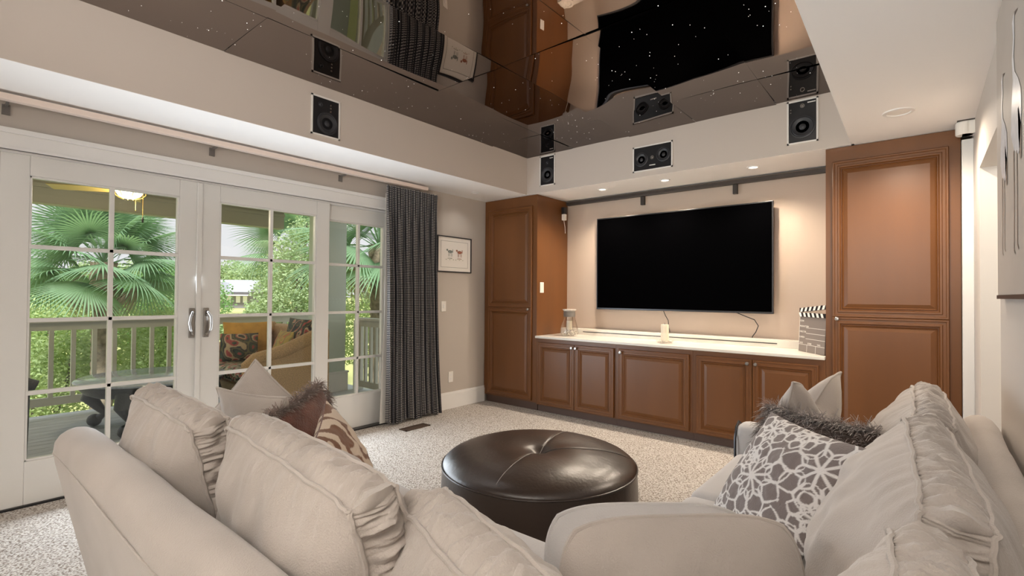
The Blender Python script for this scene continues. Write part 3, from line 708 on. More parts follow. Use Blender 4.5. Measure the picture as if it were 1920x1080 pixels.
back_frame([(.47, .05)] + rp + [(.60, .05)], 1.655, 4.30, 'x', 1)
rp = []
for k in range(9):
    a = PI - PI*k/8; rp.append((4.345+.062*math.cos(a), .745+.06*math.sin(a)))
back_frame([(4.25, .05)] + rp + [(4.405, .05)], .62, 2.985, 'y', 5)
T('back_seam', [(1.66+.02+2.6*k/12, .333+.002*math.sin(k), .70) for k in range(13)], .003, M_sofa, sofa, k=6)
soft_box('seat_base', 1.70, 4.2, .60, 1.38, .06, .29, .02, M_sofa, sofa)
soft_box('seat_base', 3.42, 4.2, 1.36, 2.92, .06, .29, .02, M_sofa, sofa)
soft_box('arm', 1.66, 1.84, .56, 1.36, .04, .60, .06, M_sofa, sofa, seed=4)
soft_box('arm', 3.355, 4.25, 2.90, 3.06, .04, .60, .055, M_seat, sofa, seed=6)
T('arm_piping', [(3.362, 2.905, .06), (3.362, 2.905, .52), (3.362, 2.93, .575), (3.362, 2.98, .597), (3.362, 3.03, .575), (3.362, 3.055, .52), (3.362, 3.055, .06)], .007, M_bezel, sofa)
soft_box('seat_cushion', 1.85, 2.525, .55, 1.42, .28, .455, .05, M_seat, sofa, seed=1, crown=.015)
soft_box('seat_cushion', 2.535, 3.35, .55, 1.42, .28, .455, .05, M_seat, sofa, seed=2, crown=.015)
soft_box('seat_cushion', 3.36, 4.2, .55, 1.42, .28, .455, .05, M_seat, sofa, seed=3, crown=.015)
soft_box('seat_cushion', 3.37, 4.2, 1.43, 2.15, .28, .455, .05, M_seat, sofa, seed=8, crown=.015)
soft_box('seat_cushion', 3.37, 4.2, 2.16, 2.895, .28, .455, .05, M_seat, sofa, seed=9, crown=.015)
for p in ((1.75, .65), (1.75, 1.30), (3.0, .65), (3.3, 1.25), (4.1, .8), (3.5, 2.85), (4.12, 2.8)):
    LA('foot', [(.022, 0), (.028, .06)], (p[0], p[1], 0), M_legs, sofa, n=16)
def lean(x, y, z, rz, tilt): return Matrix.Translation((x, y, z)) @ Matrix.Rotation(rz, 4, 'Z') @ Matrix.Rotation(tilt, 4, 'X')
cushion(sofa, lean(2.10, .70, .44, math.radians(-2), math.radians(13)), .78, .475, seed=1)
cushion(sofa, lean(2.945, .725, .44, math.radians(-6), math.radians(13)), .84, .48, seed=7)
cushion(sofa, lean(3.63, .70, .43, math.radians(-20), math.radians(12)), .62, .44, seed=13)
cushion(sofa, lean(4.115, .78, .44, math.radians(-87), math.radians(-9)), .66, .46, seed=21, b_=.12)
cushion(sofa, lean(4.115, 1.61, .44, math.radians(-87), math.radians(-9)), .90, .48, seed=25, b_=.14)
cushion(sofa, lean(4.11, 2.46, .44, math.radians(-89), math.radians(-9)), .80, .475, seed=31, b_=.12)

def pillow(name, label, cat, M, w_, h_, th, mt, cr=0, chop=0, pattern=None, piping=None, seed=0, n=60, group=None, ear=.07, pipe_r=.006):
    t = thing(name, label, cat, M=M, group=group)
    vs = []; fs = []; pat = []
    def pos(u, v, sgn):
        x = w_/2*u*(1-ear*(1-v*v))*math.sqrt(1-cr*v**4); z = h_/2 + h_/2*v*(1-ear*(1-u*u))*math.sqrt(1-cr*u**4)
        prof = ((1-u*u)**.55)*((1-v*v)**.55); y = sgn*th/2*prof*(1.06-.12*v)
        if chop:
            g = math.exp(-(u/.42)**2)*max(0, (v+.35)/1.35)**1.6; z -= chop*g; y += sgn*chop*.12*g*prof
        y += .007*noise.noise(Vector((u*3+seed, v*3, sgn+seed)))*prof*(1.5) + .004*noise.noise(Vector((u*10+seed, v*10, seed)))*prof
        return Vector((x, y, z))
    for sgn in (-1, 1):
        base = len(vs)
        for i in range(n+1):
            for j in range(n+1):
                u = math.sin(PI/2*(2*i/n-1)); v = math.sin(PI/2*(2*j/n-1))
                vs.append(pos(u, v, sgn)); pat.append(pattern(u, v, sgn) if pattern else 0)
        for i in range(n):
            for j in range(n):
                q = base+i*(n+1)+j; f = (q, q+n+1, q+n+2, q+1); fs.append(f if sgn < 0 else f[::-1])
    o = raw('cover', vs, fs, mt, t, local=True, smooth='full')
    if pattern:
        a = o.data.attributes.new('pat', 'FLOAT', 'POINT'); a.data.foreach_set('value', pat)
    if piping:
        pts = []
        K = 26
        for (a0, a1) in (((-1, -1), (1, -1)), ((1, -1), (1, 1)), ((1, 1), (-1, 1)), ((-1, 1), (-1, -1))):
            for k in range(K):
                f = k/K; pts.append(pos(a0[0]+(a1[0]-a0[0])*f, a0[1]+(a1[1]-a0[1])*f, 1))
        T('piping', pts, pipe_r, piping, t, k=6, closed=True, local=True)
    return t, pos
def fringe(t, pos, mt, edges, count, ln, seed=0, surf=0):
    rnd = random.Random(seed); vs = []; fs = []
    for _ in range(count):
        e = rnd.choice(edges); s = rnd.uniform(-1, 1)
        if e == 'top': u, v = s, 1; out = Vector((0, 0, 1))
        elif e == 'left': u, v = -1, s; out = Vector((-1, 0, 0))
        elif e == 'right': u, v = 1, s; out = Vector((1, 0, 0))
        elif e == 'surf': u, v = s, rnd.uniform(.35, 1); out = Vector((rnd.uniform(-.5, .5), 0, .6))
        else: u, v = s, -1; out = Vector((0, 0, -1))
        sg = rnd.choice((-1, 1)); p = pos(u*.98, v*.98, sg)
        d = (out + Vector((rnd.gauss(0, .5), sg*abs(rnd.gauss(.5, .5)), rnd.gauss(0, .35)))).normalized()
        L = ln*rnd.uniform(.6, 1.2); wd = .0013; side = d.cross(Vector((rnd.random(), rnd.random(), rnd.random()))).normalized()*wd
        b = len(vs); grav = Vector((0, 0, -1)); q = p.copy()
        for k in range(5):
            vs.append(q-side); vs.append(q+side); d = (d + grav*.34).normalized(); q = q + d*L/4
        for k in range(4): fs.append((b+2*k, b+2*k+1, b+2*k+3, b+2*k+2))
    o = raw('fringe', vs, fs, mt, t, local=True); return o
# pattern of the flower pillow: outlines of rings of petals
def petals_pattern(flowers, lw):
    def f(u, v, sgn):
        best = 9
        for (cx, cy, R, npet, rot, rings_) in flowers:
            dx, dy = u-cx, v-cy; r = math.hypot(dx, dy)
            if r > R*1.1*rings_[-1][1]: continue
            th = math.atan2(dy, dx)
            for (a, b, off) in rings_:
                k = (th-rot)/(2*PI/npet) - off; k = k-round(k); ang = k*2*PI/npet
                # petal along its axis between a*R and b*R : lens shape
                L0, L1 = a*R, b*R; px, py_ = r*math.cos(ang), abs(r*math.sin(ang)); s = (px-L0)/(L1-L0)
                if -.05 < s < 1.05:
                    s_ = min(1, max(0, s)); hw = min(.92*R*b*math.sin(PI/npet)*math.sin(PI*s_**.85)**.75*.9, .96*math.tan(PI/npet)*max(px, 0))
                    best = min(best, abs(py_-hw)/1.25)
                    if s < .0 or s > 1: best = min(best, math.hypot(px-(L0 if s < 0 else L1), py_))
        return 1.0 if best < lw else (max(0, 1-(best-lw)/(lw*.5)))
    return f
RG = [(.0, .60, 0), (.34, .98, .5)]
fl = [(-.12, -.10, .66, 9, .2, RG), (.78, .46, .62, 8, .5, RG), (-.50, .74, .44, 8, .1, RG), (.62, -.82, .52, 8, .7, RG), (-.80, -.85, .45, 8, .3, RG), (.16, .92, .36, 8, .4, RG), (-1.0, .12, .36, 7, 0, RG), (0, -1.0, .38, 8, .2, RG), (1.0, -.15, .36, 8, .4, RG), (-.45, .2, .2, 6, .2, RG)]
FLM = frame((3.52, 2.00, .45), (3.85, 1.67, .45), (3.60, 2.28, .84))
pillow('throw_pillow', 'grey-brown pillow with white outlined flowers, on the right wing of the sofa', 'pillow', FLM, .48, .47, .15, M_floral, pattern=petals_pattern(fl, .0135), seed=3, n=200, ear=.06)
# beige pillow with dented top behind it
pillow('throw_pillow', 'pale beige pillow with a dented top behind the fringed pillow, right wing of the sofa', 'pillow', frame((3.63, 2.40, .475), (3.745, 2.88, .475), (3.75, 2.40, .95)), .50, .48, .22, M_sofa, chop=.13, piping=M_sofa, seed=5)
t, pos = pillow('throw_pillow', 'dark brown pillow with shaggy taupe fringe between the flowered and the beige pillows', 'pillow', frame((3.60, 2.28, .46), (3.98, 2.08, .46), (3.66, 2.40, .87)), .46, .38, .17, M_brown, seed=8)
tag(fringe(t, pos, M_fringe2, ['top', 'right', 'left', 'top', 'surf', 'right'], 4600, .06, 4), kind='stuff')
# left group
pillow('throw_pillow', 'tan beige pillow facing the camera at the left end of the sofa', 'pillow', frame((1.66, 1.0, .46), (2.08, 1.10, .46), (1.59, .87, .86)), .46, .42, .15, M_sofa, piping=M_sofa, seed=15)
pillow('throw_pillow', 'beige pillow with one raised corner over the left sofa arm, by the glass doors', 'pillow', frame((1.566, .844, .66), (1.80, 1.03, .40), (1.79, 1.04, .965)), .43, .42, .14, M_sofa, piping=M_sofa, seed=16)
t, pos = pillow('throw_pillow', 'rust brown pillow with dark shaggy fringe on the left wing of the sofa', 'pillow', frame((2.24, .98, .42), (1.95, 1.39, .48), (2.19, .83, .84)), .46, .40, .17, M_rust, seed=18)
tag(fringe(t, pos, M_fringe, ['top', 'right', 'top', 'left'], 2600, .05, 9), kind='stuff')
def scroll(u, v, sgn):
    if sgn > 0 and False: return 0
    x, y = u*4.2, v*3.4
    s = math.sin(3.1*x + 2.2*math.sin(1.7*y+.6) + 1.4*math.cos(2.3*x-1.1*y)) + .55*math.sin(4.2*y-1.5*math.sin(2.1*x))
    return 1.0 if s > .28 else (0 if s < .18 else (s-.18)/.1)
pillow('throw_pillow', 'cream pillow with brown animal-stripe scrolls on the left wing of the sofa', 'pillow', frame((2.58, 1.07, .405), (2.25, 1.30, .46), (2.60, .81, .825)), .47, .42, .17, M_tiger, pattern=scroll, seed=22, n=130, piping=M_rust, pipe_r=.003)
# corner pillows, near the camera
pillow('throw_pillow', 'plain tan pillow standing in the sofa corner, the nearer of the two corner pillows', 'pillow', frame((3.585, .92, .37), (3.965, 1.28, .37), (3.545, .98, .77)), .57, .42, .18, M_sofa, piping=M_sofa, seed=31, ear=0, cr=.24)
pillow('throw_pillow', 'plain pale pillow in the sofa corner, behind the nearer tan corner pillow', 'pillow', frame((3.46, 1.02, .335), (3.84, 1.36, .335), (3.42, 1.08, .725)), .54, .42, .17, M_seat, piping=M_seat, seed=36, ear=0, cr=.24)
# ottoman
OX, OY, OR = 2.50, 2.25, .535
t = thing('ottoman', 'large round black leather ottoman with a tufted top on the carpet', 'ottoman', (OX, OY, 0))
SA, SB = math.radians(-77), math.radians(33)
SEAMS = (SA, SA+PI, SB)
def otto():
    n, m_ = 128, 40; vs = []; fs = []
    prof = []
    for k in range(m_+1):
        f = k/m_; prof.append(f)
    for k in range(m_+1):
        r = OR*math.sin(PI/2*k/m_)
        for i in range(n):
            a = 2*PI*i/n; q = r/OR
            z = .365 + .088*(1-q**4)**.55 - .030*math.exp(-(r/.045)**2) - .022*math.exp(-(r/.14)**2)
            for sa in SEAMS:
                d = abs(math.sin(a-sa))*r if math.cos(a-sa) > 0 else 9
                z -= .004*math.exp(-(d/.008)**2)*(1-q**6)
            z += .003*noise.noise(Vector((math.cos(a)*q*4, math.sin(a)*q*4, 2)))*(1-q**8) + .0022*noise.noise(Vector((a*16, q*3, 0)))*(q**3)*(1-q**12)
            vs.append((OX+r*math.cos(a), OY+r*math.sin(a), z))
    for k in range(m_):
        for i in range(n):
            a, b = k*n+i, k*n+(i+1) % n; fs.append((a, b, b+n, a+n))
    return raw('top_cushion', vs, fs, M_leather, t, smooth='full')
top = otto()
LA('tuft_button', [(.001, 0), (.014, .002), (.012, .007), (.001, .009)], (OX, OY, .375), M_leather, top, n=16)
T('seam', [(OX+s*.5*math.cos(SA), OY+s*.5*math.sin(SA), .3652+.088*(1-(abs(s)*.5/OR)**4)**.55-.030*math.exp(-(s*.5/.045)**2)-.022*math.exp(-(s*.5/.14)**2)) for s in [(-20+k)/20 for k in range(41)]], .0017, M_fringe2, top, k=5)
T('seam', [(OX+s*.5*math.cos(SB), OY+s*.5*math.sin(SB), .3652+.088*(1-(abs(s)*.5/OR)**4)**.55-.030*math.exp(-(s*.5/.045)**2)-.022*math.exp(-(s*.5/.14)**2)) for s in [k/20 for k in range(21)]], .0012, M_legs, top, k=5)
LA('side_band', [(OR-.03, .045), (OR-.015, .05), (OR+.004, .12), (OR+.009, .22), (OR+.005, .32), (OR, .363), (OR-.02, .365)], (OX, OY, 0), M_leather, t, n=96)
T('piping', [(OX+(OR+.003)*math.cos(2*PI*k/96), OY+(OR+.003)*math.sin(2*PI*k/96), .366) for k in range(96)], .0055, M_leather, t, k=6, closed=True)
T('piping', [(OX+(OR+.0)*math.cos(2*PI*k/96), OY+(OR+.0)*math.sin(2*PI*k/96), .06) for k in range(96)], .005, M_leather, t, k=6, closed=True)
for k in range(4):
    a = PI/4+k*PI/2; LA('foot', [(.03, 0), (.034, .05)], (OX+.4*math.cos(a), OY+.4*math.sin(a), 0), M_legs, t, n=16)

# ================================================================== PORCH
DZ = -.05
S('porch_floor', [(-3.2+.14*k, -3.2+.14*k+.134, -4, 4.15, DZ-.04, DZ) for k in range(22)], M_deck, 'weathered grey porch deck boards')
S('porch_ceiling', [(-3.2, -WT-.01, -4, 3.95, 2.50, 2.56)], M_porchceil, 'porch ceiling')
t = B('porch_beam', [(-3.15, -2.98, -4, 3.4, 2.235, 2.50), (-3.19, -2.95, -4, 3.4, 2.40, 2.44)], M_beam); t['kind'] = 'structure'; t['label'] = 'olive painted porch beam'
def railing(label, p0, p1, n, z0, z1):
    p0, p1 = Vector(p0), Vector(p1); d = (p1-p0); L = d.length; ang = math.atan2(d.y, d.x)
    t = thing('porch_railing', label, 'railing', (p0.x, p0.y, DZ), ang)
    kw = dict(local=True); z0 -= DZ; z1 -= DZ
    B('top_rail', [(0, L, -.07, .07, z1-.035, z1)], M_rail, t, **kw, bevel=.004); B('under_rail', [(0, L, -.02, .02, z1-.12, z1-.036)], M_rail, t, **kw)
    B('bottom_rail', [(0, L, -.02, .02, z0, z0+.085)], M_rail, t, **kw)
    bal = None
    for k in range(n):
        x = (k+.5)*L/n
        if bal is None:
            bal = B('baluster', [(-.02, .02, -.02, .02, z0+.085, z1-.12)], M_rail, t, **kw); o = bal
        else:
            o = bal.copy(); C.objects.link(o); o.parent = t
        o.location = (x, 0, 0)
    B('post', [(-.05, .05, -.05, .05, 0, z1-.036)], M_rail, t, **kw); B('post', [(L-.05, L+.05, -.05, .05, 0, z1-.036)], M_rail, t, **kw)
    return t
railing('grey-green porch railing running past the palm behind the coffee table', (-3.06, -.6, 0), (-3.06, 4.1, 0), 26, .075, 1.0)
railing('grey-green side railing at the far end of the porch behind the fixed panel', (-2.0, 4.02, 0), (-.2, 4.02, 0), 15, .0, .965)
t = thing('porch_pier', 'pale green square porch pier with white base moulding', 'pier', (-2.2, 3.75, DZ))
B('shaft', [(-2.40, -2.08, 3.48, 3.86, DZ, 2.50)], M_pier, t)
B('base', [(-2.43, -2.05, 3.45, 3.89, DZ, .20), (-2.44, -2.04, 3.44, 3.90, .20, .225)], M_trim, t, bevel=.006)
# ceiling fan
light('fan_lamp', 'POINT', (-1.62, 1.275, 2.12), 6, (1, .80, .52), shadow_soft_size=.09)
t = thing('ceiling_fan', 'brass porch ceiling fan with a glowing bowl light', 'ceiling fan', (-1.6, 1.28, 2.2))
fx, fy = -1.62, 1.275
LA('light_bowl', [(.001, 2.185), (.05, 2.19), (.085, 2.21), (.105, 2.245), (.108, 2.26), (.001, 2.262)], (fx, fy, 0), M_lamp, t, n=32)
LA('brass_fitter', [(.11, 2.255), (.118, 2.262), (.12, 2.28), (.09, 2.295), (.05, 2.30)], (fx, fy, 0), M_brass, t, n=32)
for k in range(8):
    a = 2*PI*k/8; T('cage_arm', [(fx+.122*math.cos(a), fy+.122*math.sin(a), 2.27), (fx+.13*math.cos(a), fy+.13*math.sin(a), 2.235), (fx+.10*math.cos(a), fy+.10*math.sin(a), 2.20), (fx+.05*math.cos(a), fy+.05*math.sin(a), 2.182)], .004, M_brass, t, k=5)
LA('motor', [(.05, 2.30), (.10, 2.315), (.11, 2.36), (.09, 2.40), (.03, 2.41), (.03, 2.50)], (fx, fy, 0), M_brass, t, n=32)
for k in range(5):
    a = 2*PI*k/5+.35; bm = bmesh.new(); box(bm, .12, .62, -.065, .065, -.004, .004); bmesh.ops.transform(bm, matrix=Matrix.Translation((fx, fy, 2.262)) @ Matrix.Rotation(a, 4, 'Z') @ Matrix.Rotation(.2, 4, 'X'), verts=bm.verts); obj('blade', bm, M_fan, t, bevel=.003)
T('pull_chain', [(fx+.03, fy+.10, 2.27), (fx+.03, fy+.10, 2.02)], .0025, M_brass, t, k=5); T('pull_chain', [(fx+.0, fy+.05, 2.19), (fx+.0, fy+.05, 2.08)], .002, M_brass, t, k=5)
LA('chain_pull', [(.004, 1.965), (.009, 1.98), (.009, 2.0), (.004, 2.02)], (fx+.03, fy+.10, 0), M_black, t, n=12)
# coffee table
t = thing('coffee_table', 'round dark cast table with carved ball-foot legs on the porch deck', 'table', (-1.85, 1.55, DZ))
qx, qy = -1.92, 1.58
LA('table_top', [(.001, .415), (.60, .415), (.635, .425), (.64, .44), (.625, .452), (.001, .452)], (qx, qy, 0), M_tabletop, t, n=64)
LA('apron', [(.50, .30), (.56, .33), (.60, .38), (.60, .414), (.45, .414), (.45, .30)], (qx, qy, 0), M_iron, t, n=48)
for k in range(4):
    a = 2*PI*k/4 + math.radians(232); c_, s_ = math.cos(a), math.sin(a)
    T('leg', [(qx+c_*r_, qy+s_*r_, z_) for r_, z_ in ((.44, .36), (.54, .33), (.58, .24), (.50, .15), (.44, .08), (.50, .03))], [.06, .085, .07, .045, .035, .04], M_iron, t, k=10)
    bm = bmesh.new(); bmesh.ops.create_icosphere(bm, subdivisions=3, radius=.062, matrix=Matrix.Translation((qx+c_*.53, qy+s_*.53, DZ+.063))); obj('ball_foot', bm, M_iron, t, smooth=True)
LA('pedestal', [(.10, DZ), (.2, DZ+.04), (.09, .1), (.12, .2), (.3, .30)], (qx, qy, 0), M_iron, t, n=32)
# dark chair at far left
t = thing('porch_chair', 'charcoal wicker chair at the left edge of the glass door, on the deck', 'chair', (-1.3, .35, DZ))
cx_, cy_ = -1.45, .30
soft_box('seat', cx_-.30, cx_+.30, cy_-.30, cy_+.22, .25, .40, .04, M_wickdark, t)
soft_box('backrest', cx_-.33, cx_+.33, cy_-.42, cy_-.30, .25, .85, .05, M_wickdark, t)
for s in (-1, 1):
    T('arm', [(cx_+s*.31, cy_-.35, .62), (cx_+s*.32, cy_-.1, .63), (cx_+s*.32, cy_+.22, .60), (cx_+s*.32, cy_+.30, .56)], [.05, .05, .052, .05], M_wickdark, t, k=14)
    for q in (-.34, .24): T('leg', [(cx_+s*.29, cy_+q, DZ+.0), (cx_+s*.30, cy_+q, .25), (cx_+s*.31, cy_+q, .58)], [.022, .03, .035], M_wickdark, t, k=10)
# wicker sofa with cushions
def floral_cols(seed, pal, sc):
    def f(co):
        a = noise.noise(co*sc+Vector((seed, 0, 0))); b = noise.noise(co*sc*1.3+Vector((0, seed+4, 0))); k = int((a*1.4+b*.9+1.2)*2.4*len(pal)/3) % len(pal)
        return pal[k]
    return f
def paint(o, fn):
    me = o.data; a = me.attributes.new('pat', 'FLOAT_COLOR', 'POINT'); fl_ = []
    for v in me.vertices: fl_ += [*fn(v.co), 1]
    a.data.foreach_set('color', fl_)
M_fl = col_mat('painted_floral_cloth')
PAL1 = [(.045, .055, .06), (.07, .10, .07), (.42, .09, .09), (.55, .42, .28), (.05, .05, .06), (.16, .15, .08)]
PAL2 = [(.50, .46, .34), (.50, .12, .12), (.07, .10, .07), (.60, .56, .44), (.30, .32, .22), (.05, .05, .05)]
PAL3 = [(.42, .30, .09), (.50, .36, .12), (.52, .17, .08), (.30, .26, .10), (.46, .33, .10)]
t = thing('wicker_sofa', 'tan wicker porch sofa with flowered seat cushion beyond the second door', 'sofa', (-1.85, 2.75, DZ))
wx0, wx1, wyb = -2.55, -1.28, 3.12
soft_box('base', wx0, wx1, 2.28, 3.1, DZ+.10, .30, .04, M_wick, t)
for s, xx in ((0, wx0), (1, wx1)):
    T('arm', [(xx, 2.24, .28), (xx, 2.22, .55), (xx, 2.30, .60), (xx, 2.60, .66), (xx, 2.95, .80), (xx, 3.1, .85)], [.05, .055, .065, .07, .075, .08], M_wick, t, k=14)
    bm = bmesh.new(); prism(bm, [(2.26, .05), (2.26, .56), (2.6, .64), (3.1, .82), (3.1, .05)], xx-.03, xx+.03, 'x'); obj('side_panel', bm, M_wick, t)
soft_box('backrest', wx0-.02, wx1+.02, 3.05, 3.16, .05, .90, .05, M_wick, t)
o = soft_box('seat_cushion', wx0+.05, wx1-.05, 2.22, 3.0, .31, .47, .06, M_fl, t, seg=10); 
def densify(o, cuts=3):
    bm = bmesh.new(); bm.from_mesh(o.data); bmesh.ops.subdivide_edges(bm, edges=[e for e in bm.edges if e.calc_length() > .02], cuts=cuts, use_grid_fill=True); bm.to_mesh(o.data); bm.free()
densify(o); paint(o, floral_cols(3, PAL2, 9))
for q in (.10, .06): pass
for xx in (wx0+.03, wx1-.03):
    for yy in (2.32, 3.05): T('leg', [(xx, yy, DZ), (xx, yy, .12)], .03, M_wick, t, k=10)
def opillow(M, w_, h_, th, label, cols=None, mt=None, seed=0):
    t, pos = pillow('porch_pillow', label, 'pillow', M, w_, h_, th, M_fl if cols else mt, seed=seed, n=70, ear=.05)
    if cols: paint(t.children[0], cols)
opillow(frame((-2.46, 2.42, .48), (-2.30, 2.95, .48), (-2.52, 2.42, .95)), .56, .46, .16, 'large ochre pillow standing against the far arm of the wicker sofa', mt=M_orange, seed=2)
opillow(frame((-2.30, 2.32, .475), (-2.16, 2.72, .475), (-2.38, 2.32, .80)), .42, .34, .16, 'dark flowered pillow leaning on the ochre pillow on the wicker sofa', floral_cols(5, PAL1, 8), seed=4)
opillow(frame((-1.98, 2.96, .48), (-1.36, 2.94, .48), (-1.96, 3.02, .97)), .66, .52, .18, 'red and black flowered back pillow on the wicker sofa', floral_cols(11, PAL1, 8), seed=6)
opillow(frame((-1.80, 2.72, .475), (-1.38, 2.66, .475), (-1.80, 2.82, .86)), .46, .40, .16, 'yellow flowered pillow behind the near wicker arm', floral_cols(14, PAL3, 9), seed=9)

# ================================================================== OUTSIDE
def ray(px, py):
    return fw + r2*((px-960)/FPX) + u2*((540-py)/FPX)
def at(px, py, d): return CAM + ray(px, py)*d
o = raw('ground', [(-400, -300, -2), (-.3, -300, -2), (-.3, 300, -2), (-400, 300, -2)], [(0, 1, 2, 3)], M_marsh); tag(o, 'yellow-green marsh ground beyond the porch', kind='structure')
def leaves(name, par, blobs, n, size, mt, seed):
    rnd = random.Random(seed); vs = []; fs = []
    tot = sum(b[1].x*b[1].y*b[1].z for b in blobs)
    for c, r in blobs:
        k = int(n*(r.x*r.y*r.z)/tot)
        for _ in range(k):
            d = Vector((rnd.gauss(0, 1), rnd.gauss(0, 1), rnd.gauss(0, 1))).normalized(); q = rnd.uniform(.55, 1.0)*(1+.25*noise.noise(d*2.2+c*.7))
            p = c + Vector((d.x*r.x, d.y*r.y, d.z*r.z))*q
            a = Vector((rnd.gauss(0, 1), rnd.gauss(0, 1), rnd.gauss(0, .6))).normalized()*size*rnd.uniform(.6, 1.3); b_ = a.cross(Vector((rnd.random()-.5, rnd.random()-.5, rnd.random()-.5))).normalized()*a.length*.28
            i = len(vs); vs += [p-a*.5, p+b_, p+a*.5+Vector((0, 0, -.1*size)), p-b_]; fs.append((i, i+1, i+2, i+3))
    return raw(name, vs, fs, mt, par)
def tree(label, base, blobs, n, size, mt, seed, trunk_r=.08, group=None, name='tree', cat='tree'):
    t = thing(name, label, cat, base, group=group)
    bl = [(Vector(c), Vector(r)) for c, r in blobs]
    leaves('foliage', t, bl, n, size, mt, seed)
    bm = bmesh.new(); b0 = Vector(base)
    for c, r in bl:
        mid = (b0+c)/2 + Vector((.1*r.x, -.1*r.y, 0)); tube(bm, [b0, Vector((b0.x*.7+mid.x*.3, b0.y*.7+mid.y*.3, b0.z*.5+mid.z*.5)), mid, c, c+Vector((0, 0, r.z*.4))], [trunk_r, trunk_r*.8, trunk_r*.6, trunk_r*.3, trunk_r*.1], 7)
    obj('trunk', bm, M_treebark, t, smooth=True); return t
# fan palm
def frond_mesh(seed, R, dead=False):
    rnd = random.Random(seed); vs = []; fs = []; n = 46
    # petiole along +x from 0 to .55R, blade from there
    L0 = .50*R; hub = Vector((L0, 0, .10*R))
    def quad(a, b, wd, up_=Vector((0, 0, 1))):
        s = (b-a).cross(up_).normalized()*wd; i = len(vs); vs.extend([a-s, a+s, b+s*.3, b-s*.3]); fs.append((i, i+1, i+2, i+3))
    P_ = [Vector((0, 0, 0)), Vector((L0*.5, 0, .09*R)), hub]
    for a, b in zip(P_, P_[1:]):
        quad(a, b, .013*R); quad(a, b, .010*R, Vector((0, 1, .01)))
    for k in range(n):
        f = 2*k/(n-1)-1; th = f*math.radians(118); ln = R*(.62 - .16*abs(f)**2)*rnd.uniform(.92, 1.06)
        d = Vector((math.cos(th), math.sin(th), -.12-.22*abs(f)+.18*math.cos(th)))
        if dead: d = Vector((math.cos(th)*.6+rnd.uniform(-.2, .2), math.sin(th)*.6+rnd.uniform(-.2, .2), -1))
        d.normalize(); p = hub.copy(); prevs = None; seg = 6; wd0 = (.0125 if not dead else .006)*R
        side = d.cross(Vector((0, 0, 1))); side = side.normalized() if side.length > .01 else Vector((0, 1, 0))
        for q in range(seg+1):
            s = q/seg; wd = wd0*(.35+1.2*s if s < .45 else (1-s)/.55*.9+.02)
            i = len(vs); vs.extend([p-side*wd, p+Vector((0, 0, .35*wd)), p+side*wd])
            if q: fs.extend([(i-3, i-2, i+1, i), (i-2, i-1, i+2, i+1)])
            d = (d + Vector((0, 0, -.05-.16*s*s - (.0 if not dead else .1)))).normalized(); p = p + d*ln/seg
    me = bpy.data.meshes.new('frond'); me.from_pydata(vs, [], fs); me.validate(); me.update(); return me
def palm(label, c, R, nf, seed, base_z=-2, tr=.15, lowest=-.75):
    rnd = random.Random(seed); t = thing('fan_palm', label, 'palm tree', (c.x, c.y, base_z))
    bm = bmesh.new(); H_ = c.z-base_z; pr = []
    for k in range(60):
        z = H_*k/59; pr.append((tr*(1+.10*(k % 2)-.1*z/H_ + (.25 if z > H_-.5 else 0)), z+base_z))
    lathe(bm, pr, (c.x, c.y, 0), n=18); obj('trunk', bm, M_bark, t, smooth=True)
    meshes = [frond_mesh(seed+k, R) for k in range(4)]; dm = [frond_mesh(seed+20+k, R*.8, True) for k in range(2)]
    for m_ in meshes: m_.materials.append(M_frond)
    for m_ in dm: m_.materials.append(M_dead)
    for k in range(nf):
        az = k*2.399963; el = lowest + (1.35-lowest)*((k+.5)/nf)**1.1
        dead = el < lowest+.22
        o = bpy.data.objects.new('dry_frond' if dead else 'frond', (dm if dead else meshes)[k % (2 if dead else 4)]); C.objects.link(o); o.parent = t
        o.matrix_local = Matrix.Translation((0, 0, H_-.15+.2*(k/nf))) @ Matrix.Rotation(az, 4, 'Z') @ Matrix.Rotation(-el, 4, 'Y') @ Matrix.Rotation(rnd.uniform(-.5, .5), 4, 'X')
    return t
pc = at(195, 492, 8.2)
palm('tall fan palm just outside the railing behind the left glass door', pc, 1.36, 42, 3)
pc = at(712, 460, 9.5); palm('fan palm seen through the fixed panel beside the curtain', pc, 1.7, 36, 9, tr=.17)
pc = at(560, 470, 15); palm('smaller distant fan palm behind the leafy tree', pc, 1.9, 26, 17, tr=.17)
def bl(px, py, d, rx, rz_): c = at(px, py, d); return ((c.x, c.y, c.z), (rx, rx, rz_))
def gb(px, d): c = at(px, 560, d); return (c.x, c.y, -2)
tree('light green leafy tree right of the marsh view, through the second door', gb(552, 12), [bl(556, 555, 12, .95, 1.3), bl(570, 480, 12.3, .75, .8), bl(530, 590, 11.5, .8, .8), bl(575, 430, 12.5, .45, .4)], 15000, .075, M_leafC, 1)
tree('dense shrub behind the railing left of the palm trunk', gb(95, 9.5), [bl(90, 650, 9.5, 1.0, 1.0), bl(60, 720, 8.8, .8, .9), bl(130, 700, 9, .7, .8)], 15000, .07, M_leafA, 2, group='shrubs behind the porch railing', name='shrub', cat='shrub')
tree('dense shrub behind the railing right of the palm trunk', gb(270, 9.5), [bl(250, 660, 9.5, .9, 1.0), bl(310, 650, 10, .8, 1.0), bl(290, 730, 9, .9, .9)], 15000, .07, M_leafA, 3, group='shrubs behind the porch railing', name='shrub', cat='shrub')
tree('mid green bushy tree far left behind the palm crown', gb(80, 18), [bl(70, 590, 18, 2.0, 1.5), bl(150, 575, 19, 1.8, 1.3)], 14000, .13, M_leafB, 4, .12, 'bushy trees behind the palm')
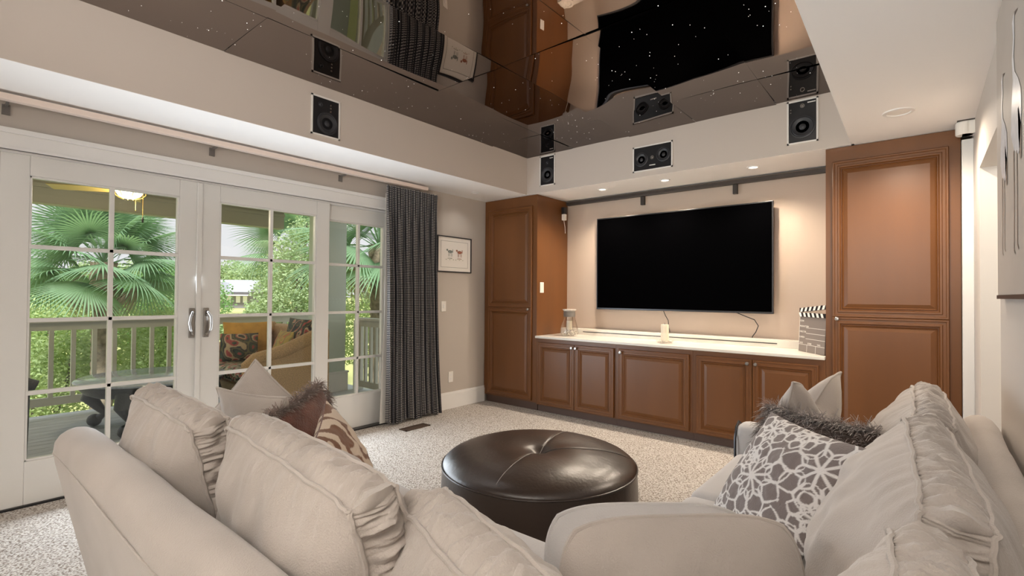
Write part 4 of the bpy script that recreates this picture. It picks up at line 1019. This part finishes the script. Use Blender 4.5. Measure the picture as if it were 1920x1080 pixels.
tree('mid green bushy tree right behind the palm crown, left of the door stile', gb(300, 18), [bl(260, 585, 18, 1.8, 1.3), bl(340, 570, 18, 1.7, 1.4), bl(310, 525, 19, 1.0, .9)], 14000, .13, M_leafB, 5, .12, 'bushy trees behind the palm')
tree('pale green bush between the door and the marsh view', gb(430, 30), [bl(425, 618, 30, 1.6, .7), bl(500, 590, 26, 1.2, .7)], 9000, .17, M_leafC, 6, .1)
tree('green tree beyond the side railing at the far end of the porch', gb(700, 11), [bl(700, 620, 12, 1.3, 1.0), bl(735, 590, 13, 1.0, 1.0)], 9000, .085, M_leafA, 8, .1)
for k, (px, py, d) in enumerate(((380, 535, 150), (425, 522, 150), (470, 528, 140), (515, 520, 145), (560, 522, 150), (340, 530, 150), (250, 520, 150), (150, 525, 150), (60, 522, 150), (620, 525, 150), (700, 520, 150), (780, 522, 150))):
    names = {380: 'behind the door stile', 425: 'left behind the far house', 470: 'directly above the far house', 515: 'right of the far house', 560: 'behind the leafy tree', 340: 'right of the palm crown', 250: 'behind the palm, right side', 150: 'behind the palm, left side', 60: 'at the far left edge of the glass', 620: 'behind the porch pier', 700: 'behind the second palm', 780: 'behind the curtain'}
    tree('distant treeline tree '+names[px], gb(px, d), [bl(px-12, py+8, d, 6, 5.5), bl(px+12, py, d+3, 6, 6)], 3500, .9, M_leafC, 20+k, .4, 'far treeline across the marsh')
hc = at(448, 556, 110)
t = thing('far_house', 'distant grey house with gabled roofs across the marsh', 'house', (hc.x, hc.y, -2), yw)
kw = dict(local=True)
B('wall', [(-4, 4, -3, 3, 0, 3.6), (-7, -4, -2, 3, 0, 2.8)], M_siding, t, **kw)
bm = bmesh.new(); prism(bm, [(-3.4, 3.5), (3.4, 3.5), (0, 6.2)], -4.5, 4.5, 'x'); prism(bm, [(-3.6, 3.0), (.2, 3.0), (-1.7, 5.6)], -4.2, 0, 'y'); obj('roof', bm, M_roof, t, **kw)
for x in (-2.5, -.5, 1.5, 3): B('window', [(x-.45, x+.45, -3.05, -2.98, 1.2, 2.6)], M_trim, t, **kw)
B('porch_roof', [(-4.5, 4.5, -4.6, -3, 2.7, 2.9)], M_trim, t, **kw)
